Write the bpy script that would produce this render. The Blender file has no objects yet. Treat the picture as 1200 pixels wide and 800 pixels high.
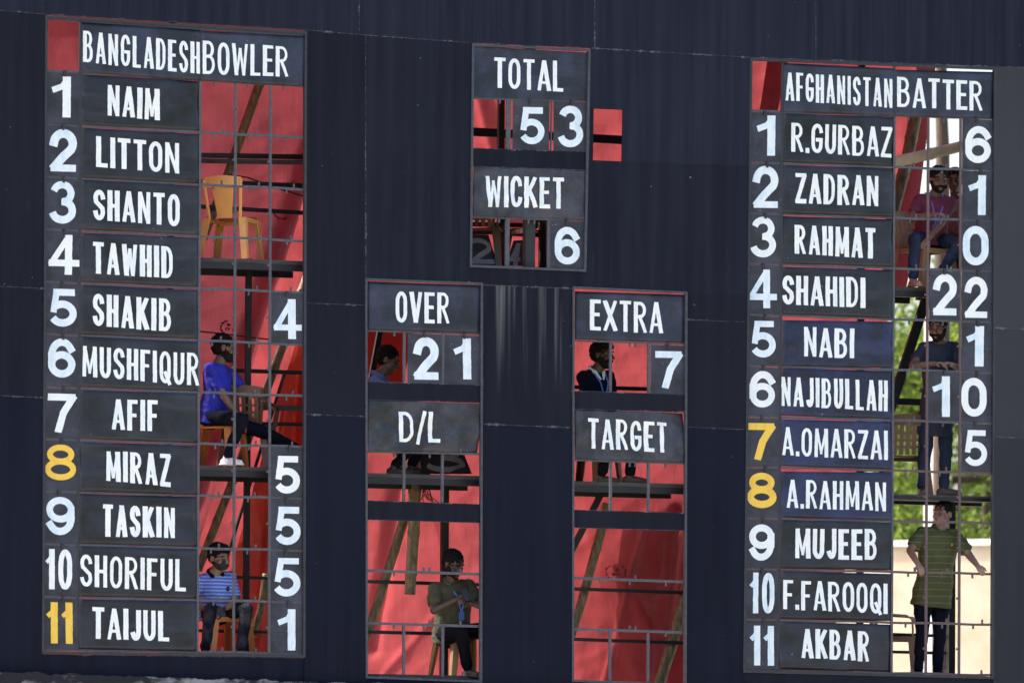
import bpy, bmesh, math, random
from mathutils import Vector, Matrix, noise, Euler

R = math.radians
scene = bpy.context.scene
COL = scene.collection
random.seed(7)

# ------------------------------------------------------------------ camera
ZOFF = 10.884
CAM = Vector((-26.60684423, -87.26756372, -9.18380342 + ZOFF))
FWD = Vector((0.34114194, 0.93727977, 0.07161574))
RGT = Vector((0.93951998, -0.34243664, 0.00627326))
UPV = Vector((-0.03040365, -0.06514435, 0.99741257))
FPX = 10784.06
cd = bpy.data.cameras.new("camera")
cam = bpy.data.objects.new("camera", cd)
COL.objects.link(cam)
cam.matrix_world = Matrix(((RGT.x, UPV.x, -FWD.x, CAM.x), (RGT.y, UPV.y, -FWD.y, CAM.y),
                           (RGT.z, UPV.z, -FWD.z, CAM.z), (0, 0, 0, 1)))
cd.sensor_width = 36.0
cd.lens = FPX / 1200 * 36
cd.clip_start = 0.5
cd.clip_end = 6000
cd.dof.use_dof = True
cd.dof.focus_distance = 93.2
cd.dof.aperture_fstop = 1.5
scene.camera = cam

# ------------------------------------------------------------------ light
SUN_DIR = Vector((-0.64, 0.36, 0.68)).normalized()      # towards the sun: high, behind the board
el = math.asin(SUN_DIR.z)
w = bpy.data.worlds.new("World")
scene.world = w
w.use_nodes = True
nt = w.node_tree
bg = nt.nodes["Background"]
sky = nt.nodes.new("ShaderNodeTexSky")
sky.sky_type = 'NISHITA'
sky.sun_disc = False
sky.sun_elevation = el
sky.sun_rotation = math.atan2(SUN_DIR.x, SUN_DIR.y)
sky.dust_density = 5.0
sky.air_density = 1.0
nt.links.new(sky.outputs[0], bg.inputs[0])
bg.inputs[1].default_value = 0.15
sl = bpy.data.lights.new("sun", 'SUN')
sl.energy = 2.5
sl.angle = R(0.5)
sl.color = (1.0, 0.95, 0.87)
sun = bpy.data.objects.new("sun", sl)
COL.objects.link(sun)
sun.rotation_euler = SUN_DIR.to_track_quat('Z', 'Y').to_euler()
sun.location = (0, 0, 60)
scene.view_settings.view_transform = 'Standard'
scene.view_settings.look = 'None'
scene.view_settings.gamma = 1
scene.view_settings.use_curve_mapping = False
scene.view_settings.exposure = 1.75


# ------------------------------------------------------------------ measuring
def pix(px, py, y=0.0):
    """the point of the photograph's pixel on the plane at depth y (board front = 0)"""
    d = FWD + RGT * ((px - 600) / FPX) + UPV * ((400 - py) / FPX)
    return CAM + d * ((y - CAM.y) / d.y)


def lerp(a, b, t):
    return a + (b - a) * t


def quadmap(q, u, v, y=0.0):
    """q = TL,TR,BR,BL pixels; u right, v up in 0..1"""
    (ax, ay), (bx, by), (cx, cy), (dx, dy) = q
    tx, ty = lerp(ax, bx, u), lerp(ay, by, u)
    lx, ly = lerp(dx, cx, u), lerp(dy, cy, u)
    return pix(lerp(lx, tx, v), lerp(ly, ty, v), y)


# ------------------------------------------------------------------ mesh helpers
class MB:
    def __init__(s):
        s.v = []
        s.f = []
        s.m = []
        s.mi = 0

    def add(s, vs, fs):
        o = len(s.v)
        s.v += [Vector(p) for p in vs]
        s.f += [tuple(i + o for i in f) for f in fs]
        s.m += [s.mi] * len(fs)

    def obox(s, c, ax, ay, az):
        """box about centre c with half-extent vectors"""
        vs = [c + ax * i + ay * j + az * k for k in (-1, 1) for j in (-1, 1) for i in (-1, 1)]
        s.add(vs, [(0, 2, 3, 1), (4, 5, 7, 6), (0, 1, 5, 4), (2, 6, 7, 3), (0, 4, 6, 2), (1, 3, 7, 5)])

    def box(s, a, b):
        a, b = Vector(a), Vector(b)
        c = (a + b) / 2
        h = (b - a) / 2
        s.obox(c, Vector((h.x, 0, 0)), Vector((0, h.y, 0)), Vector((0, 0, h.z)))

    def bar(s, p0, p1, wd, dp):
        """bar from p0 to p1, wd wide across in the board plane, dp deep in y (p is the front)"""
        p0, p1 = Vector(p0), Vector(p1)
        d = (p1 - p0)
        n = Vector((0, 1, 0)).cross(d).normalized()
        c = (p0 + p1) / 2 + Vector((0, dp / 2, 0))
        s.obox(c, d / 2, Vector((0, dp / 2, 0)), n * wd / 2)

    def tube(s, pts, rs, n=10, cap=True):
        pts = [Vector(p) for p in pts]
        if not isinstance(rs, (list, tuple)):
            rs = [rs] * len(pts)
        o = len(s.v)
        up = None
        for i, p in enumerate(pts):
            a = pts[max(i - 1, 0)]
            b = pts[min(i + 1, len(pts) - 1)]
            t = (b - a).normalized()
            if up is None:
                up = t.orthogonal().normalized()
            up = (up - t * up.dot(t)).normalized()
            sd = t.cross(up)
            for k in range(n):
                an = 2 * math.pi * k / n
                s.v.append(p + (up * math.cos(an) + sd * math.sin(an)) * rs[i])
        for i in range(len(pts) - 1):
            for k in range(n):
                s.f.append((o + i * n + k, o + i * n + (k + 1) % n, o + (i + 1) * n + (k + 1) % n, o + (i + 1) * n + k))
                s.m.append(s.mi)
        if cap:
            s.f.append(tuple(o + k for k in reversed(range(n))))
            s.f.append(tuple(o + (len(pts) - 1) * n + k for k in range(n)))
            s.m += [s.mi] * 2

    def ell(s, c, rx, ry, rz, M=None, nu=16, nv=10):
        c = Vector(c)
        vs = []
        for j in range(1, nv):
            th = math.pi * j / nv
            for i in range(nu):
                ph = 2 * math.pi * i / nu
                p = Vector((rx * math.sin(th) * math.cos(ph), ry * math.sin(th) * math.sin(ph), rz * math.cos(th)))
                vs.append(c + (M @ p if M else p))
        top = Vector((0, 0, rz))
        vs += [c + (M @ top if M else top), c - (M @ top if M else top)]
        fs = []
        for j in range(nv - 2):
            for i in range(nu):
                fs.append((j * nu + i, (j + 1) * nu + i, (j + 1) * nu + (i + 1) % nu, j * nu + (i + 1) % nu))
        T = (nv - 1) * nu
        for i in range(nu):
            fs.append((T, i, (i + 1) % nu))
            fs.append((T + 1, (nv - 2) * nu + (i + 1) % nu, (nv - 2) * nu + i))
        s.add(vs, fs)

    def cap(s, a, b, ra, rb, n=12):
        """tapered limb with round ends"""
        a, b = Vector(a), Vector(b)
        s.ell(a, ra, ra, ra, None, n, 8)
        s.ell(b, rb, rb, rb, None, n, 8)
        s.tube([a, b], [ra, rb], n)

    def grid(s, fn, nu, nv):
        o = len(s.v)
        for j in range(nv + 1):
            for i in range(nu + 1):
                s.v.append(Vector(fn(i / nu, j / nv)))
        for j in range(nv):
            for i in range(nu):
                a = o + j * (nu + 1) + i
                s.f.append((a, a + 1, a + nu + 2, a + nu + 1))
                s.m.append(s.mi)

    def slab(s, fn, nu, nv, th):
        """front grid (facing -y) with a back th behind it and closed edges"""
        o = len(s.v)
        s.grid(fn, nu, nv)
        b = len(s.v)
        N = (nu + 1) * (nv + 1)
        for i in range(N):
            s.v.append(s.v[o + i] + Vector((0, th, 0)))
        for j in range(nv):
            for i in range(nu):
                a = b + j * (nu + 1) + i
                s.f.append((a, a + nu + 1, a + nu + 2, a + 1))
                s.m.append(s.mi)
        ring = [i for i in range(nu + 1)] + [j * (nu + 1) + nu for j in range(1, nv + 1)] + \
               [nv * (nu + 1) + i for i in range(nu - 1, -1, -1)] + [j * (nu + 1) for j in range(nv - 1, 0, -1)]
        for k in range(len(ring)):
            p, q = ring[k], ring[(k + 1) % len(ring)]
            s.f.append((o + q, o + p, b + p, b + q))
            s.m.append(s.mi)

    def build(s, name, mat, parent=None, smooth=False, anchor=None):
        me = bpy.data.meshes.new(name)
        mats = mat if isinstance(mat, (list, tuple)) else [mat]
        if parent is not None:
            o = Vector(parent.matrix_basis.translation)
            if parent.parent is not None:
                o = o + Vector(parent.parent.matrix_basis.translation)
            org = Vector((0, 0, 0))
        else:
            if anchor is None:
                xs = [v.x for v in s.v]
                ys = [v.y for v in s.v]
                zs = [v.z for v in s.v]
                anchor = Vector(((min(xs) + max(xs)) / 2, (min(ys) + max(ys)) / 2, min(zs)))
            o = org = Vector(anchor)
        me.from_pydata([v - o for v in s.v], [], s.f)
        for m in mats:
            me.materials.append(m)
        if len(mats) > 1:
            me.polygons.foreach_set('material_index', s.m)
        if smooth:
            me.polygons.foreach_set('use_smooth', [True] * len(me.polygons))
        me.update()
        ob = bpy.data.objects.new(name, me)
        COL.objects.link(ob)
        ob.location = org
        if parent is not None:
            ob.parent = parent
        return ob


def tag(o, label=None, cat=None, group=None, kind=None):
    if label: o['label'] = label
    if cat: o['category'] = cat
    if group: o['group'] = group
    if kind: o['kind'] = kind
    return o


def empty(name, loc, label=None, cat=None, group=None):
    o = bpy.data.objects.new(name, None)
    o.empty_display_size = 0.2
    COL.objects.link(o)
    o.location = loc
    return tag(o, label, cat, group)


# ------------------------------------------------------------------ materials
def mat(name, col, rough=0.6, var=0.25, scale=8.0, bump=0.0, bscale=60.0, metal=0.0, col2=None, spec=0.5,
        stretch=(1, 1, 1), detail=5.0, p0=0.3, p1=0.7):
    m = bpy.data.materials.new(name)
    m.use_nodes = True
    n = m.node_tree.nodes
    l = m.node_tree.links
    b = n["Principled BSDF"]
    tc = n.new("ShaderNodeTexCoord")
    mp = n.new("ShaderNodeMapping")
    mp.inputs['Scale'].default_value = stretch
    l.new(tc.outputs['Object'], mp.inputs['Vector'])
    nz = n.new("ShaderNodeTexNoise")
    nz.inputs['Scale'].default_value = scale
    nz.inputs['Detail'].default_value = detail
    nz.inputs['Roughness'].default_value = 0.62
    l.new(mp.outputs[0], nz.inputs['Vector'])
    rp = n.new("ShaderNodeValToRGB")
    c2 = col2 if col2 else tuple(c * (1 - var) for c in col)
    rp.color_ramp.elements[0].position = p0
    rp.color_ramp.elements[1].position = p1
    rp.color_ramp.elements[0].color = (*c2, 1)
    rp.color_ramp.elements[1].color = (*col, 1)
    l.new(nz.outputs['Fac'], rp.inputs['Fac'])
    l.new(rp.outputs[0], b.inputs['Base Color'])
    b.inputs['Roughness'].default_value = rough
    b.inputs['Metallic'].default_value = metal
    b.inputs['Specular IOR Level'].default_value = spec
    if bump:
        n2 = n.new("ShaderNodeTexNoise")
        n2.inputs['Scale'].default_value = bscale
        n2.inputs['Detail'].default_value = 4
        l.new(mp.outputs[0], n2.inputs['Vector'])
        bp = n.new("ShaderNodeBump")
        bp.inputs['Strength'].default_value = bump
        bp.inputs['Distance'].default_value = 0.01
        l.new(n2.outputs['Fac'], bp.inputs['Height'])
        l.new(bp.outputs[0], b.inputs['Normal'])
    m['ramp'] = 1
    return m


def nd(m):
    return m.node_tree.nodes, m.node_tree.links, m.node_tree.nodes["Principled BSDF"]


def math_node(n, l, op, a, b=None, clamp=False):
    x = n.new("ShaderNodeMath")
    x.operation = op
    x.use_clamp = clamp
    for i, v in enumerate((a, b)):
        if v is None: continue
        if isinstance(v, (int, float)):
            x.inputs[i].default_value = v
        else:
            l.new(v, x.inputs[i])
    return x.outputs[0]


def mixcol(n, l, fac, a, b):
    x = n.new("ShaderNodeMix")
    x.data_type = 'RGBA'
    for s, v in ((0, fac), (6, a), (7, b)):
        if isinstance(v, (int, float)):
            x.inputs[s].default_value = v
        elif isinstance(v, tuple):
            x.inputs[s].default_value = (*v, 1)
        else:
            l.new(v, x.inputs[s])
    return x.outputs[2]


def noise_node(n, l, vec, scale, detail=4, rough=0.6, stretch=None):
    if stretch:
        mp = n.new("ShaderNodeMapping")
        mp.inputs['Scale'].default_value = stretch
        l.new(vec, mp.inputs['Vector'])
        vec = mp.outputs[0]
    z = n.new("ShaderNodeTexNoise")
    z.inputs['Scale'].default_value = scale
    z.inputs['Detail'].default_value = detail
    z.inputs['Roughness'].default_value = rough
    l.new(vec, z.inputs['Vector'])
    return z.outputs['Fac']


def smooth_range(n, l, v, a, b):
    x = n.new("ShaderNodeMapRange")
    x.interpolation_type = 'SMOOTHSTEP'
    l.new(v, x.inputs[0])
    x.inputs[1].default_value = a
    x.inputs[2].default_value = b
    return x.outputs[0]


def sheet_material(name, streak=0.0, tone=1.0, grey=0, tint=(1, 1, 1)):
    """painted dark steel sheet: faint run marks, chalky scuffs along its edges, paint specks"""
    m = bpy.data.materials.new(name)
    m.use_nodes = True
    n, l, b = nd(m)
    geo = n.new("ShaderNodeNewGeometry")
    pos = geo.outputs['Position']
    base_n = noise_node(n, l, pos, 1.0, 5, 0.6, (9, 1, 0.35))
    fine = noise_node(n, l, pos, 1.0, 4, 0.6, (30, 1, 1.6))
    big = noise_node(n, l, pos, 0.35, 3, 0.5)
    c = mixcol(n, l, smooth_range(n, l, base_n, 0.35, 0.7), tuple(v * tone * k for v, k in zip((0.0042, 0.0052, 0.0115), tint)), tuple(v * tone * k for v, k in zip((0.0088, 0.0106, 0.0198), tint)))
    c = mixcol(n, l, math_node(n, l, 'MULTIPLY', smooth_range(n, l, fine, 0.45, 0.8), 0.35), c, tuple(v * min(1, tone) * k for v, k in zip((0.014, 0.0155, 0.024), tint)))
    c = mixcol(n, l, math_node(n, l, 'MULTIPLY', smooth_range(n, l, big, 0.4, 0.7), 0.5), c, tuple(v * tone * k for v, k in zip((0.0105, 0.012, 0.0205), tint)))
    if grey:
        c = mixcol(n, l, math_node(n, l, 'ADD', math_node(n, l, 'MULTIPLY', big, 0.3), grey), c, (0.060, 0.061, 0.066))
    # edge scuffs from the distances stored in two uv maps
    ds = []
    for nm in ('edge_a', 'edge_b'):
        u = n.new("ShaderNodeUVMap")
        u.uv_map = nm
        s = n.new("ShaderNodeSeparateXYZ")
        l.new(u.outputs[0], s.inputs[0])
        ds += [s.outputs[0], s.outputs[1]]
    d = math_node(n, l, 'MINIMUM', math_node(n, l, 'MINIMUM', ds[0], ds[1]), math_node(n, l, 'MINIMUM', ds[2], ds[3]))
    n1 = noise_node(n, l, pos, 5.5, 6, 0.7)
    n2 = noise_node(n, l, pos, 38, 4, 0.7)
    wid = math_node(n, l, 'MULTIPLY', smooth_range(n, l, n1, 0.48, 0.78), 0.022)
    wid = math_node(n, l, 'ADD', wid, 0.0035)
    near = smooth_range(n, l, math_node(n, l, 'SUBTRACT', wid, d), -0.003, 0.006)
    sc = math_node(n, l, 'MULTIPLY', near, smooth_range(n, l, n2, 0.36, 0.62))
    c = mixcol(n, l, math_node(n, l, 'MULTIPLY', sc, 0.6), c, (0.2, 0.2, 0.225))
    # stray specks of white paint
    sp = noise_node(n, l, pos, 21, 2, 0.5)
    sp = smooth_range(n, l, sp, 0.79, 0.81)
    c = mixcol(n, l, math_node(n, l, 'MULTIPLY', sp, 0.7), c, (0.35, 0.36, 0.4))
    # pale vertical scratches
    sk = noise_node(n, l, pos, 1.0, 3, 0.5, (26, 1, 0.9))
    sk2 = noise_node(n, l, pos, 0.9, 3, 0.5)
    sk = math_node(n, l, 'MULTIPLY', smooth_range(n, l, sk, 0.70, 0.78), smooth_range(n, l, sk2, 0.5, 0.66))
    c = mixcol(n, l, math_node(n, l, 'MULTIPLY', sk, 0.16), c, (0.22, 0.23, 0.25))
    if streak:
        st = noise_node(n, l, pos, 1.0, 4, 0.6, (9.5, 1, 0.16))
        n3 = noise_node(n, l, pos, 1.0, 3, 0.6, (5, 1, 0.4))
        fall = smooth_range(n, l, math_node(n, l, 'ADD', ds[3], math_node(n, l, 'MULTIPLY', n3, -0.9)), 0.75, -0.35)
        st = math_node(n, l, 'MULTIPLY', smooth_range(n, l, st, 0.46, 0.74), fall)
        c = mixcol(n, l, math_node(n, l, 'MULTIPLY', st, streak), c, (0.17, 0.17, 0.18))
    l.new(c, b.inputs['Base Color'])
    r = math_node(n, l, 'ADD', math_node(n, l, 'MULTIPLY', fine, 0.2), 0.5)
    l.new(r, b.inputs['Roughness'])
    b.inputs['Specular IOR Level'].default_value = 0.13
    bn = noise_node(n, l, pos, 1.0, 3, 0.5, (3.0, 1, 1.2))
    bp = n.new("ShaderNodeBump")
    bp.inputs['Strength'].default_value = 0.25
    bp.inputs['Distance'].default_value = 0.03
    l.new(bn, bp.inputs['Height'])
    l.new(bp.outputs[0], b.inputs['Normal'])
    return m


def plate_material(name, col, rough, scuff=0.3, seed=0.0, spec=0.4):
    m = bpy.data.materials.new(name)
    m.use_nodes = True
    n, l, b = nd(m)
    tc = n.new("ShaderNodeNewGeometry")
    mp = n.new("ShaderNodeMapping")
    mp.inputs['Location'].default_value = (seed, seed * 2, seed)
    l.new(tc.outputs['Position'], mp.inputs['Vector'])
    pos = mp.outputs[0]
    a = noise_node(n, l, pos, 2.6, 6, 0.65)
    c = mixcol(n, l, smooth_range(n, l, a, 0.34, 0.68), tuple(v * 0.42 for v in col), (col[0] * 1.45, col[1] * 1.5, col[2] * 1.75))
    w1 = noise_node(n, l, pos, 1.0, 5, 0.6, (1.2, 1, 7))
    c = mixcol(n, l, math_node(n, l, 'MULTIPLY', smooth_range(n, l, w1, 0.5, 0.75), 0.28), c, (0.07, 0.073, 0.088))
    s1 = noise_node(n, l, pos, 6.5, 6, 0.75)
    s2 = noise_node(n, l, pos, 60, 3, 0.6)
    f = math_node(n, l, 'MULTIPLY', smooth_range(n, l, s1, 0.56, 0.75), smooth_range(n, l, s2, 0.35, 0.7))
    c = mixcol(n, l, math_node(n, l, 'MULTIPLY', f, scuff), c, (0.14, 0.14, 0.15))
    sp = smooth_range(n, l, noise_node(n, l, pos, 45, 2, 0.5), 0.75, 0.78)
    sp = math_node(n, l, 'MULTIPLY', sp, smooth_range(n, l, s1, 0.5, 0.62))
    c = mixcol(n, l, sp, c, (0.6, 0.62, 0.62))
    l.new(c, b.inputs['Base Color'])
    l.new(math_node(n, l, 'ADD', math_node(n, l, 'MULTIPLY', a, 0.25), rough - 0.12), b.inputs['Roughness'])
    b.inputs['Specular IOR Level'].default_value = spec
    return m


def paint_material(name, col, col2):
    m = bpy.data.materials.new(name)
    m.use_nodes = True
    n, l, b = nd(m)
    geo = n.new("ShaderNodeNewGeometry")
    pos = geo.outputs['Position']
    a = noise_node(n, l, pos, 11, 5, 0.7, (1, 1, 0.5))
    c = mixcol(n, l, smooth_range(n, l, a, 0.42, 0.66), col, col2)
    s = noise_node(n, l, pos, 34, 4, 0.75)
    s3 = noise_node(n, l, pos, 4, 3, 0.6)
    f = math_node(n, l, 'MULTIPLY', smooth_range(n, l, s, 0.66, 0.74), smooth_range(n, l, s3, 0.5, 0.62))
    c = mixcol(n, l, math_node(n, l, 'MULTIPLY', f, 0.6), c, (0.16, 0.16, 0.17))
    l.new(c, b.inputs['Base Color'])
    b.inputs['Roughness'].default_value = 0.55
    return m


def tarp_material(name, col, trans=0.5):
    m = bpy.data.materials.new(name)
    m.use_nodes = True
    n, l, b = nd(m)
    geo = n.new("ShaderNodeNewGeometry")
    pos = geo.outputs['Position']
    a = noise_node(n, l, pos, 1.3, 6, 0.6)
    wv = noise_node(n, l, pos, 1.0, 3, 0.6, (3, 3, 26))
    c = mixcol(n, l, smooth_range(n, l, a, 0.3, 0.7), tuple(v * 0.74 for v in col), tuple(v * 1.1 for v in col))
    dirt = noise_node(n, l, pos, 4.5, 6, 0.7, (1.5, 1, 0.7))
    c = mixcol(n, l, math_node(n, l, 'MULTIPLY', smooth_range(n, l, dirt, 0.5, 0.78), 0.45), c, (col[0] * .45, col[1] * .5, col[2] * .5))
    c = mixcol(n, l, math_node(n, l, 'MULTIPLY', smooth_range(n, l, wv, 0.55, 0.8), 0.22), c, (min(1, col[0] * 1.15), col[1] * 2.2, col[2] * 1.7))
    # small scratches where the coating has cracked
    cr = noise_node(n, l, pos, 14, 5, 0.75, (1, 1, 2.2))
    cr2 = noise_node(n, l, pos, 1.6, 2, 0.5)
    f = math_node(n, l, 'MULTIPLY', smooth_range(n, l, cr, 0.64, 0.72), smooth_range(n, l, cr2, 0.5, 0.62))
    c = mixcol(n, l, math_node(n, l, 'MULTIPLY', f, 0.35), c, (min(1, col[0] * 1.1), col[1] * 3.2, col[2] * 2.4))
    bn = noise_node(n, l, pos, 5, 4, 0.55, (1.4, 1, 0.5))
    bp = n.new("ShaderNodeBump")
    bp.inputs['Strength'].default_value = 0.45
    bp.inputs['Distance'].default_value = 0.03
    l.new(bn, bp.inputs['Height'])
    d = n.new("ShaderNodeBsdfDiffuse")
    t = n.new("ShaderNodeBsdfTranslucent")
    g = n.new("ShaderNodeBsdfGlossy")
    g.inputs['Roughness'].default_value = 0.45
    for x in (d, t):
        l.new(c, x.inputs['Color'])
    for x in (d, t, g):
        l.new(bp.outputs[0], x.inputs['Normal'])
    mx = n.new("ShaderNodeMixShader")
    mx.inputs[0].default_value = trans
    l.new(d.outputs[0], mx.inputs[1])
    l.new(t.outputs[0], mx.inputs[2])
    mx2 = n.new("ShaderNodeMixShader")
    mx2.inputs[0].default_value = 0.035
    l.new(mx.outputs[0], mx2.inputs[1])
    l.new(g.outputs[0], mx2.inputs[2])
    l.new(mx2.outputs[0], n["Material Output"].inputs['Surface'])
    return m


def leaf_material(name, col, col2):
    m = bpy.data.materials.new(name)
    m.use_nodes = True
    n, l, b = nd(m)
    geo = n.new("ShaderNodeNewGeometry")
    a = noise_node(n, l, geo.outputs['Position'], 2.2, 4, 0.6)
    c = mixcol(n, l, smooth_range(n, l, a, 0.3, 0.7), col, col2)
    d = n.new("ShaderNodeBsdfDiffuse")
    t = n.new("ShaderNodeBsdfTranslucent")
    l.new(c, d.inputs['Color'])
    h = n.new("ShaderNodeHueSaturation")
    h.inputs['Value'].default_value = 2.2
    h.inputs['Hue'].default_value = 0.48
    l.new(c, h.inputs['Color'])
    l.new(h.outputs[0], t.inputs['Color'])
    mx = n.new("ShaderNodeMixShader")
    mx.inputs[0].default_value = 0.5
    l.new(d.outputs[0], mx.inputs[1])
    l.new(t.outputs[0], mx.inputs[2])
    l.new(mx.outputs[0], n["Material Output"].inputs['Surface'])
    return m


M = {}
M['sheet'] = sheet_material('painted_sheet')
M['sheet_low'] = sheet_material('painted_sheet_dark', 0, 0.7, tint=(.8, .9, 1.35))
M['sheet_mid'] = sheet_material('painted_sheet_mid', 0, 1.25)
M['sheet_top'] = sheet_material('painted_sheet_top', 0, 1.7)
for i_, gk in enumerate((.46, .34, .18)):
    M['sheet_grey%d' % i_] = sheet_material('painted_sheet_grey', 0, 1.0, grey=gk)  # sheet tones follow place: lighter at top, darker low, greyer at right
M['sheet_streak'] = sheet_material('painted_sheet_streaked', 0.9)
M['frame'] = mat('angle_iron_paint', (0.058, 0.062, 0.082), 0.5, 0.6, 22, 0.1, 90)
M['frame_dark'] = mat('dark_angle_iron', (0.024, 0.026, 0.036), 0.5, 0.6, 22, 0.1, 90)
M['bar'] = mat('rack_bar_paint', (0.085, 0.085, 0.105), 0.5, 0.5, 26, 0.1, 90)
M['bar_rust'] = mat('rack_bar_rusty', (0.12, 0.075, 0.075), 0.65, 0.5, 24, 0.15, 90, col2=(0.07, 0.05, 0.055))
M['tab'] = mat('rack_clip_iron', (0.02, 0.02, 0.024), 0.6)
M['steel'] = mat('dark_painted_steel', (0.010, 0.011, 0.015), 0.55, 0.4, 10, 0.1, 60)
M['plank'] = mat('worn_plank', (0.085, 0.075, 0.075), 0.8, 0.5, 5, 0.3, 40, stretch=(1, 8, 8))
M['num_plate'] = plate_material('number_plate_paint', (0.028, 0.0285, 0.038), 0.5, 0.22)
M['head_plate'] = plate_material('heading_plate_paint', (0.021, 0.025, 0.042), 0.42, 0.25, 3.1)
M['name_plate'] = plate_material('name_board_film', (0.0125, 0.013, 0.0185), 0.33, 0.18, 7.7)
M['name_navy'] = plate_material('name_board_navy', (0.014, 0.018, 0.050), 0.36, 0.12, 9.1)
M['crumple'] = plate_material('crumpled_plastic_film', (0.042, 0.042, 0.048), 0.42, 0.4, 5.3, 0.32)
M['white'] = paint_material('white_lettering_paint', (0.80, 0.82, 0.81), (0.70, 0.75, 0.78))
M['pale'] = paint_material('bluish_white_paint', (0.72, 0.78, 0.82), (0.55, 0.68, 0.78))
M['yellow'] = paint_material('yellow_paint', (0.80, 0.52, 0.06), (0.74, 0.44, 0.05))
M['grey_paint'] = paint_material('faded_grey_paint', (0.20, 0.20, 0.22), (0.14, 0.14, 0.16))
M['tarp_pink'] = tarp_material('red_tarpaulin', (0.36, 0.062, 0.070))
M['tarp_dull'] = tarp_material('dull_red_tarpaulin', (0.34, 0.066, 0.084), 0.27)
M['tarp_orange'] = tarp_material('orange_red_tarpaulin', (0.36, 0.050, 0.030))
M['ink'] = mat('black_print', (0.06, 0.013, 0.014), 0.7)
M['bamboo'] = mat('dry_bamboo', (0.25, 0.19, 0.10), 0.6, 0.5, 5, 0.3, 60, col2=(0.09, 0.07, 0.038), stretch=(5, 5, 1.5), p0=.38, p1=.6)
M['bamboo_pale'] = mat('pale_bamboo', (0.62, 0.50, 0.36), 0.6, 0.35, 6, 0.2, 60)
M['concrete'] = mat('peeling_painted_concrete', (0.20, 0.20, 0.215), 0.9, 0.6, 4.2, 0.8, 30, col2=(0.006, 0.007, 0.012), detail=12, stretch=(.6, 1, 1.5), p0=.50, p1=.62)
M['cream'] = mat('cream_plaster', (0.52, 0.465, 0.375), 0.9, 0.1, 2.2, 0.2, 20, col2=(0.46, 0.37, 0.26), detail=9, p0=.36, p1=.6)
M['white_wall'] = mat('white_plaster', (0.8, 0.79, 0.77), 0.9, 0.1, 3)
M['grass'] = mat('pitch_grass', (0.07, 0.12, 0.03), 0.9, 0.35, 0.4, 0.5, 20)
M['bounce_apron'] = mat('bounce_sandy_concrete', (0.40, 0.36, 0.29), 0.9, 0.15, 0.8)
M['bark'] = mat('tree_bark', (0.085, 0.06, 0.045), 0.95, 0.5, 8, 0.8, 25, stretch=(4, 4, 1))
M['leaf_a'] = leaf_material('leaf_green', (0.026, 0.055, 0.014), (0.065, 0.11, 0.022))
M['leaf_b'] = leaf_material('leaf_yellow_green', (0.040, 0.075, 0.014), (0.10, 0.145, 0.028))
M['rope'] = mat('black_cable', (0.012, 0.010, 0.012), 0.7)


# ------------------------------------------------------------------ the board's measured grid
Ll = [22, 82.7, 145.5, 207, 268.4, 330, 391, 453, 514, 575, 637, 698.5, 760.5]
Lr = [42, 101, 161.5, 222, 282.5, 343, 404, 464, 523.5, 584, 645, 705.5, 765.5]
Rl = [70, 130, 190, 249.8, 309, 368.4, 428, 487.6, 546.5, 606.5, 666, 725, 784]
Rr = [80, 139, 199.8, 259, 318, 377.6, 436.5, 495.5, 554, 612.8, 672, 731.4, 790.6]
LX = [(54, 50), (94.9, 90.7), (235.3, 231.5), (276.8, 274), (317.6, 315.6), (358.8, 356.7)]
RX = [(880.3, 872), (917.5, 912), (1048.8, 1045), (1088.6, 1085.3), (1126.4, 1124.2), (1166.6, 1164)]


def cell_pt(sec, k, i):
    l, r, X = (Ll, Lr, LX) if sec == 0 else (Rl, Rr, RX)
    yl, yr = l[i], r[i]
    t = (l[i] - l[0]) / (l[12] - l[0])
    xl, xr, x = (lerp(X[0][0], X[0][1], t), lerp(X[5][0], X[5][1], t), lerp(X[k][0], X[k][1], t))
    return (x, yl + (yr - yl) * (x - xl) / (xr - xl))


def cell(sec, k0, k1, i, dx=1.3, dt=1.5, db=1.0):
    a = cell_pt(sec, k0, i)
    b = cell_pt(sec, k1, i)
    c = cell_pt(sec, k1, i + 1)
    d = cell_pt(sec, k0, i + 1)
    return [(a[0] + dx, a[1] + dt), (b[0] - dx, b[1] + dt), (c[0] - dx, c[1] - db), (d[0] + dx, d[1] - db)]


# ------------------------------------------------------------------ ground and base
g = MB()
g.grid(lambda u, v: (-1500 + 3000 * u, -1200 + 4200 * v, 0), 30, 30)
tag(g.build('ground', M['grass']), kind='structure')

g = MB()
g.grid(lambda u, v: (-60 + 130 * u, -48 + 70 * v, 0.004), 4, 4)
tag(g.build('unseen_bounce_apron', M['bounce_apron']), kind='structure')  # unseen pale apron, added to bounce warm sunlight onto the board front

# ------------------------------------------------------------------ the wall of sheets
board = empty('scoreboard_wall', (5.2, 0, 0), 'huge black sheet metal scoreboard wall with openings for name and score panels', 'scoreboard')
FRONT = -0.03


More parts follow.
